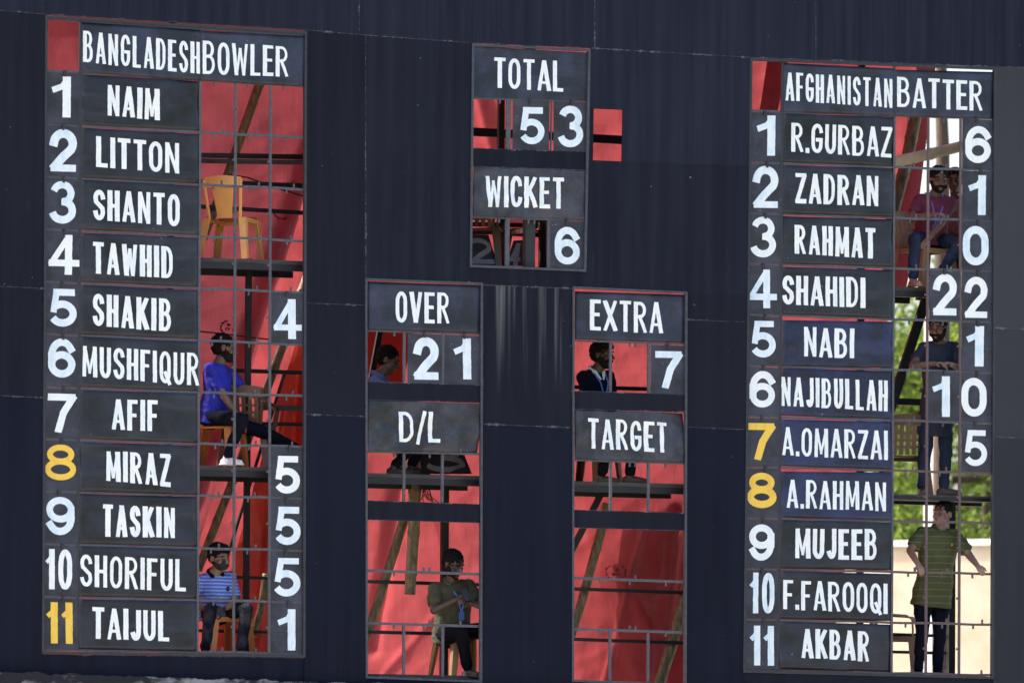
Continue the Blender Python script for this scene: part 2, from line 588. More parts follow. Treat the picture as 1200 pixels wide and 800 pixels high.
def sheet(q, m='sheet', seam='LTRB', th=0.03, jit=True, name='cladding_sheet', yf=None, parent=None):
    """one steel sheet; seam lists the edges that show a scuffed joint"""
    g = -0.12
    (a, b, c, d) = q
    q = [(a[0] + g, a[1] + g), (b[0] - g, b[1] + g), (c[0] - g, c[1] - g), (d[0] + g, d[1] - g)]
    y0 = (FRONT if yf is None else yf) + random.uniform(-0.003, 0.003)
    P = [quadmap(q, u, v, y0) for u, v in ((0, 1), (1, 1), (1, 0), (0, 0))]
    W = (P[1] - P[0]).length
    H = (P[3] - P[0]).length
    mb = MB()
    ph = random.uniform(0, 50)

    def fn(u, v):
        p = quadmap(q, u, v, y0)
        p.y += 0.006 * noise.noise(Vector((p.x * 0.9, ph, p.z * 0.7)))
        return p
    nu, nv = max(2, int(W / 0.12)), max(2, int(H / 0.12))
    mb.slab(fn, nu, nv, th)
    o = mb.build(name, M[m], parent or board, smooth=False)
    me = o.data
    ua = me.uv_layers.new(name='edge_a')
    ub = me.uv_layers.new(name='edge_b')
    n1 = (nu + 1) * (nv + 1)
    for lp in me.loops:
        vi = lp.vertex_index % n1
        u, v = (vi % (nu + 1)) / nu, (vi // (nu + 1)) / nv
        f = lambda ch, dist: dist + (0 if ch in seam else 9)
        ua.data[lp.index].uv = (f('L', u * W), f('B', v * H))
        ub.data[lp.index].uv = (f('R', (1 - u) * W), (1 - v) * H if m == 'sheet_streak' else f('T', (1 - v) * H))
    return o


SEAM = [(-150, 2), (0, 10.5), (54, 17), (359, 35.5), (430, 41.5), (554, 50.5), (692, 56.5), (880, 67.5), (1167, 78.5), (1350, 85)]


def seam(x):
    for (a, b), (c, d) in zip(SEAM, SEAM[1:]):
        if x <= c:
            return b + (d - b) * (x - a) / (c - a)
    return SEAM[-1][1]


xs = [-150, 54, 359, 421, 554, 697, 880, 956, 1167, 1350]
brk = {421, 697, 956}
for a, b in zip(xs, xs[1:]):
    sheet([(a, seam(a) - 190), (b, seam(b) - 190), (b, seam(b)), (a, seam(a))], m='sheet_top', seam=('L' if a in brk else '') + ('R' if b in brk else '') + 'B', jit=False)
# left column
L0 = [(54, 17), (52.3, 338), (51.5, 466), (50, 802)]
ly = [2, 328, 456, 794]
for k in range(3):
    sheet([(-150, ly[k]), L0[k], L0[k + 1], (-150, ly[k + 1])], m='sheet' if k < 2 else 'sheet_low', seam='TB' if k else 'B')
# between the left list and the middle
q = [(359, 35.5), (357.9, 355), (357.4, 485), (356.7, 808)]
e = [(428.5, 41.5), (428.8, 357.5), (429.2, 488), (430.2, 810)]
for k in range(3):
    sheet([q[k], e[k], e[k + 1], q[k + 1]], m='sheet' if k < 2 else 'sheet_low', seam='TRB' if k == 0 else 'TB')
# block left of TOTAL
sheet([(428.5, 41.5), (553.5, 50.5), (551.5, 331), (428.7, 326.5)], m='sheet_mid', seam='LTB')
# under WICKET
sheet([(551.5, 312.5), (686.5, 317.5), (686.5, 338.5), (551.5, 332.8)], seam='B')
# right of TOTAL, round the small square hole
sheet([(692, 56.5), (880, 67.5), (878.9, 134.5), (691, 127)], m='sheet_top', seam='LT')
sheet([(691, 127), (695.6, 127.3), (694.6, 188), (690, 187.8)], seam='L')
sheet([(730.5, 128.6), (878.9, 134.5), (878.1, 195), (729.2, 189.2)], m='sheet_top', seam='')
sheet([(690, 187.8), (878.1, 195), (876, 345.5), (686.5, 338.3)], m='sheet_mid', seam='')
# column with pale runs under WICKET
sheet([(565.8, 334), (671.8, 338), (671.5, 501), (565, 496.5)], m='sheet_streak', seam='LTRB')
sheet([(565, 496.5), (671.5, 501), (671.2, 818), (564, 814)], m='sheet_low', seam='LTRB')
# between the middle and the right list
q = [(805.5, 342.8), (805.2, 374.5), (804.6, 500), (803.5, 824)]
e = [(876, 345.5), (875.7, 377.3), (875, 503.2), (871.8, 826)]
for k in range(3):
    sheet([q[k], e[k], e[k + 1], q[k + 1]], m='sheet' if k < 2 else 'sheet_low', seam='TB' if k else 'B')
# right column
q = [(1167, 78.5), (1165.6, 384), (1165, 511.5), (1164, 838)]
ry = [85, 392, 520, 846]
for k in range(3):
    sheet([q[k], (1350, ry[k]), (1350, ry[k + 1]), q[k + 1]], m='sheet_grey%d' % k, seam='TB' if k else 'B')
# beams across the openings (set back a little)
BY = -0.018
for q, m in (([(50, 766), (356.7, 770.5), (356.7, 806), (50, 802)], 'sheet_low'),
             ([(872, 786), (1164, 793), (1164, 834), (872, 824)], 'sheet'),
             ([(430, 791), (564, 796), (564, 816), (430, 812)], 'sheet_low'),
             ([(671.5, 797.5), (803.5, 801.5), (803.5, 822), (671.5, 818)], 'sheet_low'),
             ([(553.5, 173.5), (688, 178), (687, 199.5), (553, 195)], 'sheet'),
             ([(429.5, 446.8), (564, 451.2), (563.5, 471.8), (429.5, 468)], 'sheet'),
             ([(430, 586), (563.5, 590.5), (563.5, 612.2), (430, 608.5)], 'sheet'),
             ([(672, 457.5), (804.5, 462.2), (804.5, 483), (672, 479)], 'sheet'),
             ([(672, 597), (804, 600.5), (804, 621.5), (672, 617.8)], 'sheet')):
    sheet(q, m, seam='TB', th=0.04, name='cross_beam', yf=BY)

# everything below the openings: sheets down to the concrete base
bz = pix(200, 793).z
ba, bb_ = pix(-150, 782), pix(1350, 829)


def low_edge(x):
    return lerp(781.5, 829, (x + 150) / 1500) - 0.5


base = MB()


def base_fn(u, v):
    p = pix(-150 + 1500 * u, low_edge(-150 + 1500 * u), -0.16)
    p.z = lerp(0, p.z + 0.035 * noise.noise(Vector((p.x * 5, 1, 0))) + 0.03 * noise.noise(Vector((p.x * 17, 4, 0))) - 0.012, v)
    return p


base.slab(base_fn, 400, 6, 0.14)
base.build('concrete_base', M['concrete'], board)
# steel posts behind that carry the wall
for px in (0, 395, 620, 840, 1200, 1340):
    b = MB()
    p = pix(px, 780, 0.012)
    b.box((p.x - 0.05, 0.045, 0), (p.x + 0.05, 0.145, pix(px, -150).z))
    b.build('wall_post', M['steel'], board)


# angle-iron frames round the middle openings
def frame(q, name='opening_frame', wd=0.024, m='frame', y=-0.042, dp=0.05, sides='LTRB'):
    mb = MB()
    P = [pix(x, yy, y) for x, yy in q]
    idx = {'T': (0, 1), 'R': (1, 2), 'B': (2, 3), 'L': (3, 0)}
    for s_ in sides:
        i, j = idx[s_]
        d = (P[j] - P[i]).normalized()
        e_ = wd / 2 if s_ in 'TB' else -wd / 2
        mb.bar(P[i] - d * e_, P[j] + d * e_, wd, dp if s_ in 'TB' else dp - 0.002)
    return mb.build(name, M[m], board)


frame([(554.6, 52.6), (691, 58.8), (686, 317), (552, 311.6)])
frame([(429.4, 327), (565, 332.4), (564, 798), (430, 793)], wd=0.022)
frame([(672.4, 336.6), (804.6, 342.8), (803.6, 801.5), (671.6, 797)], wd=0.022)
frame([(54.6, 20), (358.6, 38.6), (356.6, 768.5), (50.6, 764)], wd=0.026, y=-0.034, m='frame_dark')
frame([(880.6, 69.5), (1166.4, 80.5), (1163.6, 793.5), (872.4, 786)], wd=0.026, y=-0.034, m='frame_dark')


# ------------------------------------------------------------------ racks of thin bars
def rack(sec, cols, rows, mats, label):
    root = empty('panel_rack', pix(*cell_pt(sec, 2, 12), 0), label, 'rack', 'bar racks of the two lists')
    for i in rows:
        mb = MB()
        a, b = pix(*cell_pt(sec, 0, i), 0), pix(*cell_pt(sec, 5, i), 0)
        b_m = mats(i)
        n = 12
        pts = [a.lerp(b, k / n) + Vector((0, 0, 0.004 * math.sin(k * 1.7 + i))) for k in range(n + 1)]
        for k in range(n):
            mb.bar(pts[k], pts[k + 1], 0.024, 0.022)
        if i > 0:
            for k0 in (2, 3, 4):
                for up in (0, 1):
                    c = pix(*cell_pt(sec, k0, i), 0).lerp(pix(*cell_pt(sec, k0 + 1, i), 0), 0.42 + 0.2 * up + random.uniform(-.06, .06))
                    z = 0.03 if up else -0.03
                    mb.box((c.x - 0.008, -0.004, c.z + z - 0.02), (c.x + 0.008, 0.015, c.z + z + 0.02))
        mb.build('cross_bar', M[b_m], root)
    for k in cols:
        mb = MB()
        pts = [pix(*cell_pt(sec, k, i), -0.006) for i in (range(13) if k < 3 or k == 5 else range(1, 13))]
        for p0, p1 in zip(pts, pts[1:]):
            mb.bar(p0, p1, 0.024 if k in (2, 3, 4) else 0.03, 0.022)
        if k in (3, 4):
            for i in range(1, 12):
                c = pix(*cell_pt(sec, k, i), 0).lerp(pix(*cell_pt(sec, k, i + 1), 0), 0.5)
                mb.box((c.x - 0.035, -0.008, c.z - 0.012), (c.x - 0.008, 0.01, c.z + 0.012))
        mb.build('upright_bar', M['bar_rust' if sec == 1 and k in (3, 4) else 'bar' if k in (2, 3, 4) else 'frame_dark'], root)
    return root


rack(0, range(6), range(13), lambda i: 'bar', 'grey iron bar rack holding the left list of panels')
rack(1, range(6), range(13), lambda i: 'bar_rust' if i > 7 else 'bar', 'partly rusty iron bar rack holding the right list of panels')


def small_rack(bars, label):
    p = pix(*bars[0][1])
    root = empty('panel_rack', (p.x, 0, p.z), label, 'rack', 'bar racks of the middle openings')
    for kind, a, b, wd in bars:
        mb = MB()
        A, B = pix(*a, -0.004 if kind == 'upright_bar' else 0.0), pix(*b, -0.004 if kind == 'upright_bar' else 0.0)
        mb.bar(A, B, wd, 0.025)
        if kind == 'cross_bar':
            for t in (0.24, 0.5, 0.55, 0.82):
                c = A.lerp(B, t)
                z = random.choice((-0.03, 0.03))
                mb.box((c.x - 0.009, -0.003, c.z + z - 0.02), (c.x + 0.009, 0.015, c.z + z + 0.02))
        mb.build(kind, M['bar'], root)
    return root


small_rack([('upright_bar', (594.5, 312), (596.5, 115.5), 0.045), ('cross_bar', (553.5, 115), (688, 118.8), 0.02),
            ('cross_bar', (553, 254.3), (686, 258.3), 0.02), ('upright_bar', (642.8, 315), (643.2, 257.5), 0.03),
            ('upright_bar', (646, 176), (647, 118), 0.012)], 'bars between the panels of the TOTAL and WICKET openings')
small_rack([('upright_bar', (473.8, 447.5), (474.2, 389), 0.026), ('upright_bar', (519.2, 449.5), (519.8, 391), 0.03),
            ('cross_bar', (430, 387.2), (564.4, 391.6), 0.018),
            ('cross_bar', (430, 528.8), (563.8, 531.8), 0.02),
            ('upright_bar', (473.6, 587), (473.8, 530), 0.026), ('upright_bar', (518.6, 589), (518.8, 531), 0.026),
            ('cross_bar', (430, 668), (563.5, 672.4), 0.026), ('cross_bar', (430, 729.6), (563.5, 733.4), 0.026),
            ('upright_bar', (473.4, 790), (473.6, 731), 0.026), ('upright_bar', (519, 792), (519.3, 732), 0.026)],
           'bars across the tall opening under the OVER heading')
small_rack([('upright_bar', (715.6, 459), (716, 400), 0.026), ('upright_bar', (760.6, 461), (761, 402), 0.03),
            ('cross_bar', (672.5, 398.8), (804, 403.2), 0.018), ('cross_bar', (672, 538.6), (804, 542.8), 0.02),
            ('upright_bar', (715.8, 598), (716, 540), 0.026), ('upright_bar', (760, 600), (760.2, 541), 0.026),
            ('cross_bar', (672, 676.8), (804, 681.4), 0.026), ('cross_bar', (672, 736.4), (804, 740.6), 0.026),
            ('upright_bar', (715, 798), (715.2, 738), 0.026), ('upright_bar', (759.6, 800), (760, 739), 0.026)],
           'bars across the tall opening under the EXTRA heading')


# ------------------------------------------------------------------ lettering
def E_(cx, cy, rx, ry, a0, a1, n=12):
    return [(cx + rx * math.cos(R(a0 + (a1 - a0) * i / n)), cy + ry * math.sin(R(a0 + (a1 - a0) * i / n))) for i in range(n + 1)]


S_ = lambda *p: list(p)
GL = {
    'A': (1.0, [([(0, 0), (.46, 1)], .75), ([(.54, 1), (1, 0)], .95), ([(.2, .25), (.8, .25)], .6)]),
    'B': (.95, [([(0, 0), (0, 1)], 1), ([(0, 1), (.45, 1)] + E_(.45, .77, .45, .23, 90, -90) + [(0, .54)], .72),
                ([(.0, .54), (.5, .54)] + E_(.5, .27, .5, .27, 90, -90) + [(0, 0)], .72)]),
    'C': (.85, [(E_(.5, .74, .5, .26, 8, 180) + E_(.5, .26, .5, .26, 180, 352), .9)]),
    'D': (.9, [([(0, 0), (0, 1)], 1), ([(0, 1), (.35, 1)] + E_(.35, .65, .65, .35, 90, 0) + E_(.35, .35, .65, .35, 0, -90) + [(0, 0)], .72)]),
    'E': (.72, [([(0, 0), (0, 1)], 1.05), ([(0, 1), (1, 1)], .8), ([(0, .52), (.85, .52)], .75), ([(0, 0), (1, 0)], .85)]),
    'F': (.7, [([(0, 0), (0, 1)], 1), ([(0, 1), (1, 1)], .8), ([(0, .5), (.85, .5)], .75)]),
    'G': (.9, [(E_(.5, .74, .5, .26, 10, 180) + E_(.5, .26, .5, .26, 180, 360) + [(1, .45), (.55, .45)], .85)]),
    'H': (.85, [([(0, 0), (0, 1)], 1), ([(1, 0), (1, 1)], .95), ([(0, .5), (1, .5)], .75)]),
    'I': (0, [([(0, 0), (0, 1)], 1)]),
    'J': (.6, [([(1, 1), (1, .27)] + E_(.5, .27, .5, .27, 0, -150), 1)]),
    'K': (.95, [([(0, 0), (0, 1)], 1), ([(.95, 1), (.12, .42)], .85), ([(.32, .58), (1, 0)], .95)]),
    'L': (.7, [([(0, 0), (0, 1)], 1), ([(0, 0), (1, 0)], .8)]),
    'M': (1.3, [([(0, 0), (.05, 1)], .9), ([(.08, 1), (.5, .12)], .58), ([(.5, .12), (.92, 1)], .58), ([(.95, 1), (1, 0)], 1)]),
    'N': (.95, [([(0, 0), (0, 1)], .85), ([(.05, 1), (.95, 0)], .72), ([(1, 0), (1, 1)], .8)]),
    'O': (.9, [(E_(.5, .7, .5, .3, 0, 180) + E_(.5, .3, .5, .3, 180, 360) + [(1, .7)], .85)]),
    'Q': (.9, [(E_(.5, .7, .5, .3, 0, 180) + E_(.5, .3, .5, .3, 180, 360) + [(1, .7)], .85), ([(.55, .3), (1.05, -.05)], .8)]),
    'R': (.95, [([(0, 0), (0, 1)], 1), ([(0, 1), (.45, 1)] + E_(.45, .76, .5, .24, 90, -90) + [(0, .52)], .7), ([(.4, .52), (.75, .25), (1, 0)], .75)]),
    'S': (.85, [(E_(.5, .755, .5, .245, 12, 180, 10) + [(.08, .62), (.92, .38)] + E_(.5, .245, .5, .245, 0, -168, 10), .88)]),
    'T': (.85, [([(.5, 0), (.5, 1)], 1), ([(0, 1), (1, 1)], .8)]),
    'U': (.85, [([(0, 1), (0, .28)] + E_(.5, .28, .5, .28, 180, 360) + [(1, 1)], .9)]),
    'V': (.95, [([(0, 1), (.45, 0)], 1), ([(.55, 0), (1, 1)], .85)]),
    'W': (1.35, [([(0, 1), (.2, 0)], 1), ([(.25, 0), (.48, .85)], .6), ([(.52, .85), (.75, 0)], .6), ([(.8, 0), (1, 1)], .75)]),
    'X': (1.0, [([(0, 1), (1, 0)], 1), ([(0, 0), (1, 1)], .85)]),
    'Z': (.85, [([(0, 1), (1, 1)], .8), ([(1, .96), (0, .04)], .85), ([(0, 0), (1, 0)], .85)]),
    '.': (0, [([(0, 0), (0, .04)], 1)]),
    '/': (.55, [([(0, -.08), (1, 1.03)], .85)]),
}
DG = {
    '0': (1, [(E_(.5, .62, .5, .38, 0, 180, 14) + E_(.5, .38, .5, .38, 180, 360, 14) + [(1, .62)], .92)]),
    '1': (.45, [([(1, 0), (1, 1)], 1.05), ([(1, .98), (.62, .8), (-.05, .72)], .72)]),
    '2': (1, [(E_(.5, .70, .5, .30, 172, -35, 16) + [(.45, .28), (.06, .02)], .95), ([(0, 0), (1, 0)], .85)]),
    '3': (1, [(E_(.46, .755, .46, .245, 165, -88, 14), .88, 1), (E_(.47, .265, .53, .265, 88, -168, 16), .92, 1), ([(.42, .515), (.5, .515)], .8, 1)]),
    '4': (1, [([(.74, 0), (.74, 1)], 1.02), ([(.70, 1), (.0, .27)], .72), ([(0, .25), (1.08, .25)], .8)]),
    '5': (1, [([(.93, 1), (.2, 1)], .85), ([(.2, 1.0), (.07, .45)], .85), (E_(.48, .31, .52, .31, 128, -152, 18), .92, 1)]),
    '6': (1, [(E_(.5, .30, .5, .30, 0, 360, 22), .9), (E_(.52, .55, .52, .45, 190, 32, 14), .92), ([(0, .30), (.0, .55)], .95)]),
    '7': (1, [([(0, 1), (1, 1)], .85), ([(1, .97), (.58, .52), (.36, 0)], .95)]),
    '8': (1, [(E_(.5, .765, .44, .235, 0, 360, 20), .85), (E_(.5, .265, .52, .265, 0, 360, 22), .92)]),
    '9': (1, [(E_(.5, .70, .5, .30, 0, 360, 22), .9), (E_(.48, .45, .52, .45, 10, -148, 14), .92), ([(1, .70), (1, .45)], .95)]),
}


def ribbon(pts, hw, nocap=False):
    """left and right offset lists with mitred joints and square ends"""
    pts = [Vector((p[0], p[1])) for p in pts]
    out = [pts[0]]
    for p in pts[1:]:
        if (p - out[-1]).length > 1e-4:
            out.append(p)
    pts = out
    closed = (pts[0] - pts[-1]).length < 1e-3 and len(pts) > 3
    if not closed and not nocap:
        d0 = (pts[0] - pts[1]).normalized()
        d1 = (pts[-1] - pts[-2]).normalized()
        pts = [pts[0] + d0 * hw] + pts[1:-1] + [pts[-1] + d1 * hw]
    L_, R_ = [], []
    n = len(pts)
    for i, p in enumerate(pts):
        if closed:
            a, b = pts[(i - 1) % (n - 1)], pts[(i + 1) % (n - 1)]
        else:
            a, b = pts[max(i - 1, 0)], pts[min(i + 1, n - 1)]
        t1 = (p - a).normalized() if (p - a).length > 1e-6 else (b - p).normalized()
        t2 = (b - p).normalized() if (b - p).length > 1e-6 else t1
        n1 = Vector((-t1.y, t1.x))
        n2 = Vector((-t2.y, t2.x))
        m = (n1 + n2)
        m = m.normalized() if m.length > 1e-4 else n1
        k = hw / max(0.55, m.dot(n1))
        L_.append(p + m * k)
        R_.append(p - m * k)
    return L_, R_


def lettering(text, q, mat_, parent, surf, t=0.19, digits=False, seg=0.06, rnd=None):
    """letters drawn as strokes inside pixel quad q; surf(p) gives the depth of the panel's face"""
    rnd = rnd or random.Random(text + str(int(q[0][0] * 7 + q[0][1] * 3)))
    if digits:
        jx, jy = rnd.uniform(-.9, .9), rnd.uniform(-.8, .8)
        sh_ = rnd.uniform(-.7, .7)
        q = [(x + jx * (.3 if i in (0, 3) else 1) + (sh_ if i < 2 else 0), y + jy) for i, (x, y) in enumerate(q)]
        t *= rnd.uniform(.9, 1.02)
    a, b, c, d = [pix(x, y) for x, y in q]
    H = ((a - d).length + (b - c).length) / 2
    W = ((a - b).length + (d - c).length) / 2 / H
    tab = DG if digits else GL
    gap = 0.075 if not digits else 0.09
    wid = [tab[ch][0] for ch in text]
    if text in ('10', '11') and digits:
        t = 0.14 if text == '10' else 0.165
        wid = [x * 0.8 for x in wid]
    for _ in range(3):
        fixed = len(text) * t + gap * (len(text) - 1)
        s = (W - fixed) / max(1e-6, sum(wid)) if sum(wid) else 0
        if sum(wid) and s < 0.13 * (1 if not digits else .5):
            t *= 0.9
            gap *= 0.75
        else:
            break
    mb = MB()
    x = 0.0
    k = 0
    for ch, w_ in zip(text, wid):
        gw = w_ * s
        oy = rnd.uniform(-.012, .012) if not digits else 0
        for pts, wf, *nc in tab[ch][1]:
            th = t * wf * rnd.uniform(.93, 1.07)
            hw = th / 2
            P = []
            for (px, py) in pts:
                P.append((x + t / 2 + px * gw, hw + py * (1 - 2 * hw)))
            # subdivide long runs so the strokes can follow the panel
            Q = [P[0]]
            for p0, p1 in zip(P, P[1:]):
                ln = math.hypot(p1[0] - p0[0], p1[1] - p0[1])
                n = max(1, int(ln / seg))
                Q += [(lerp(p0[0], p1[0], i / n), lerp(p0[1], p1[1], i / n)) for i in range(1, n + 1)]
            L_, R_ = ribbon(Q, hw, bool(nc))
            lo, hi = (0, 1) if ch not in '/Q' else (-.1, 1.06)
            vs = []
            for l_, r_ in zip(L_, R_):
                for p in (l_, r_):
                    vy = min(hi, max(lo, p.y)) + oy
                    vx = p.x + rnd.uniform(-.004, .004)
                    w3 = quadmap(q, vx / W, vy)
                    w3.y = surf(w3) - 0.0016 - 0.0005 * (k % 7)
                    vs.append(w3)
            mb.add(vs, [(2 * i, 2 * i + 1, 2 * i + 3, 2 * i + 2) for i in range(len(L_) - 1)])
            k += 1
        x += t + gw + gap
    o = mb.build('lettering', mat_, parent)
    return o


# ------------------------------------------------------------------ panels
def panel(name, q, m, label, cat, group, text=None, tq=None, tm='white', digits=False, amp=0.003, freq=2.5, t=0.19,
          y0=-0.008, th=0.006, hook=False, curl=None, tilt=0.0):
    ph = random.uniform(0, 90)
    P = [pix(x, y) for x, y in q]
    cx = sum(p.x for p in P) / 4
    zt = P[0].z
    zb = P[3].z

    def surf(p):
        v = Vector((p.x * freq, ph, p.z * freq))
        f = noise.noise(v) + 0.5 * noise.noise(v * 2.3) + (-1.1 * abs(noise.noise(v * 1.3 + Vector((7, 3, 1)))) - .6 * abs(noise.noise(Vector((v.x * 2.6 + v.z * 1.7, 5, v.z * 1.4)))) + .5 if amp > .016 else 0.35 * abs(noise.noise(v * 1.6 + Vector((7, 3, 1)))) if amp > .006 else 0)
        y = y0 + amp * f + tilt * (p.z - zt)
        if curl:
            d = (Vector((p.x, 0, p.z)) - Vector((pix(*curl[0]).x, 0, pix(*curl[0]).z))).length
            y += curl[2] * max(0, 1 - d / curl[1]) ** 2
        return y

    def fn(u, v):
        p = quadmap(q, u, v)
        p.y = surf(p)
        return p
    W = (P[1] - P[0]).length
    mb = MB()
    mb.slab(fn, max(4, int(W / (0.045 if amp < .016 else .02))), 12 if amp < .016 else 26, th)
    sm = amp > .0025
    o = mb.build(name, m, None, smooth=False)
    if sm:
        o.data.polygons.foreach_set('use_smooth', [abs(p.normal.y) > 0.6 for p in o.data.polygons])
    tag(o, label, cat, group)
    if text:
        lettering(text, tq or q, M[tm], o, (lambda p: surf(p) - .005) if amp > .016 else surf, t=t, digits=digits, seg=.06 if amp < .016 else .035)
    if hook:
        hb = MB()
        c = quadmap(q, 0.5 + random.uniform(-.08, .08), 0.985)
        hb.box((c.x - 0.012, y0 - 0.016, c.z - 0.03), (c.x + 0.012, y0 + 0.004, c.z + 0.03))
        hb.build('hook', M['tab'], o)
    return o


def tq(x0, y0t, y0b, x1, y1t, y1b):
    return [(x0, y0t), (x1, y1t), (x1, y1b), (x0, y0b)]


def dq(x0, x1, y0, y1, sl=0.035):
    h = sl * (x1 - x0) / 2
    return [(x0, y0), (x1, y0 + 2 * h * .5), (x1, y1), (x0, y1 - 2 * h * .5)]


# heading boards ------------------------------------------------------
HP = [
    ('BANGLADESH', [(95.5, 26.5), (235, 35.5), (235, 95), (96, 85)], tq(97, 36.5, 73, 234, 50, 87), 'head_plate', .004, 'at the head of the left list'),
    ('BOWLER', [(235.6, 36.3), (359.5, 43), (358, 102), (235.6, 95)], tq(237, 48, 87, 337.5, 55.5, 90.5), 'head_plate', .003, 'above the left score column'),
    ('TOTAL', [(555.5, 54.6), (689.4, 62), (687.6, 118), (555, 114.4)], tq(578.2, 67.5, 103, 660, 72, 108), 'head_plate', .002, 'at the top of the middle column'),
    ('WICKET', [(554.5, 194.8), (686, 199.4), (684.6, 257.4), (553.5, 253.4)], tq(567.8, 206, 242.4, 660, 208.3, 244.7), 'crumple', .022, 'crumpled, below the total score'),
    ('OVER', [(430.5, 329.8), (564.4, 334.5), (562.8, 390.5), (430.2, 386.5)], tq(462.8, 341, 377.5, 526.6, 343.4, 379.5), 'head_plate', .003, 'left of the pale streaked column'),
    ('EXTRA', [(673.6, 341.4), (802.8, 345.4), (802.2, 402), (673.4, 397.5)], tq(691, 351, 387, 776.4, 354.5, 391), 'head_plate', .003, 'right of the pale streaked column'),
    ('D/L', [(430.2, 469), (563, 473), (560.4, 530.5), (430.2, 527.8)], tq(466.5, 482, 517.5, 514.8, 483, 519), 'crumple', .024, 'badly wrinkled, under the OVER score'),
    ('TARGET', [(673.4, 479.6), (802.4, 484), (801.8, 541.8), (673.4, 537.6)], tq(688, 489.5, 525, 781.4, 495.3, 530.6), 'crumple', .020, 'wrinkled with a curled corner, under the EXTRA score'),
    ('AFGHANISTAN', [(918.2, 74), (1048, 80.5), (1048, 136.2), (918, 131)], tq(919.8, 85, 118, 1045.4, 92.8, 126.6), 'head_plate', .004, 'at the head of the right list'),
    ('BATTER', [(1049, 82), (1165, 84.6), (1163.8, 139.2), (1048.8, 136.4)], tq(1050.8, 90.5, 125.6, 1151, 95.5, 130), 'head_plate', .003, 'above the right score columns'),
]
for tx, q, t_, m, amp, where in HP:
    col = {'head_plate': 'dark slate', 'crumple': 'charcoal plastic'}[m]
    panel('heading_board', q, M[m], f'{col} heading board reading {tx}, {where}', 'sign', 'heading boards', tx, t_, amp=amp,
          freq=2.2 if m == 'head_plate' else 4.2, y0=-0.010 if m == 'head_plate' else -0.020,
          curl=((804, 480), 0.42, 0.10) if tx == 'TARGET' else (((563, 532), 0.3, 0.06) if tx == 'D/L' else None),
          t=0.125 if tx in ('BANGLADESH', 'AFGHANISTAN', 'BOWLER') else 0.145)

# name boards -----------------------------------------------------------
LN = [('NAIM', tq(125.5, 100, 135.7, 186.7, 104.5, 141)), ('LITTON', tq(112.4, 160, 196, 210, 168, 203.5)),
      ('SHANTO', tq(108.7, 222, 257.5, 210.6, 228, 265.7)), ('TAWHID', tq(108, 283, 320, 203, 289.4, 326.5)),
      ('SHAKIB', tq(108, 344, 381.5, 200.5, 350.5, 388.6)), ('MUSHFIQUR', tq(96, 405, 440.6, 233, 414.3, 452.4)),
      ('AFIF', tq(130.3, 467, 502.7, 185, 469.3, 505.7)), ('MIRAZ', tq(123.5, 528.3, 562.7, 199.8, 531.7, 570.5)),
      ('TASKIN', tq(119.8, 590, 628, 205, 594.8, 630)), ('SHORIFUL', tq(93.5, 649, 686.3, 217.7, 655.6, 693)),
      ('TAIJUL', tq(107.3, 710.6, 747.7, 198.5, 716.3, 751.4))]
RN = [('R.GURBAZ', tq(927, 144.5, 178.2, 1045, 149.5, 185)), ('ZADRAN', tq(931.3, 203.2, 238.6, 1029.5, 206.6, 241.7)),
      ('RAHMAT', tq(931, 263.4, 297, 1026, 267.4, 303.2)), ('SHAHIDI', tq(916.5, 322.4, 356.2, 1013.3, 325, 360.6)),
      ('NABI', tq(941.4, 383.2, 417.6, 1000.5, 385, 419.7)), ('NAJIBULLAH', tq(915, 441.3, 475, 1040, 445.7, 481.8)),
      ('A.OMARZAI', tq(915.8, 500.3, 533.4, 1040, 504.7, 539)), ('A.RAHMAN', tq(921.5, 562, 595, 1038, 564.8, 598.5)),
      ('MUJEEB', tq(931, 618.8, 653.5, 1027.5, 619.8, 656)), ('F.FAROOQI', tq(917.5, 679.2, 713.3, 1039.7, 683.6, 719)),
      ('AKBAR', tq(938.7, 736, 770.3, 1018.7, 739.3, 774.7))]
NB = {'white': 'white', 'yellow': 'yellow'}
for sec, L, side in ((0, LN, 'left'), (1, RN, 'right')):
    for i, (tx, t_) in enumerate(L):
        q = cell(sec, 1, 2, i + 1, 1.4, 1.6 + random.uniform(0, .7), 1.2)
        q = [(x, y + random.uniform(-.5, .5)) for x, y in q]
        navy = sec == 1 and i in (4, 5, 6, 7)
        ncol = 'yellow' if (sec == 0 and i in (7, 10)) or (sec == 1 and i in (6, 7)) else 'white'
        # a curled upper corner lets the red behind show through
        if sec == 1 and i in (4, 7):
            q[0] = (q[0][0], q[0][1] + 3.2)
            q[1] = (q[1][0], q[1][1] + 1.2)
        if sec == 0:
            q[1] = (q[1][0] - random.uniform(0, 1.5), q[1][1])
        amp = random.uniform(.009, .015) if sec == 1 or i in (0, 7, 8) else random.uniform(.005, .008)
        kind = 'navy' if navy else 'black'
        panel('name_board', q, M['name_navy' if navy else 'name_plate'],
              f'{kind} name board beside the {ncol} {i + 1} in the {side} list', 'name board', f'name boards of the {side} list', tx, t_,
              amp=amp, freq=3.2, th=0.004, t=0.165 if len(tx) < 8 else 0.14)

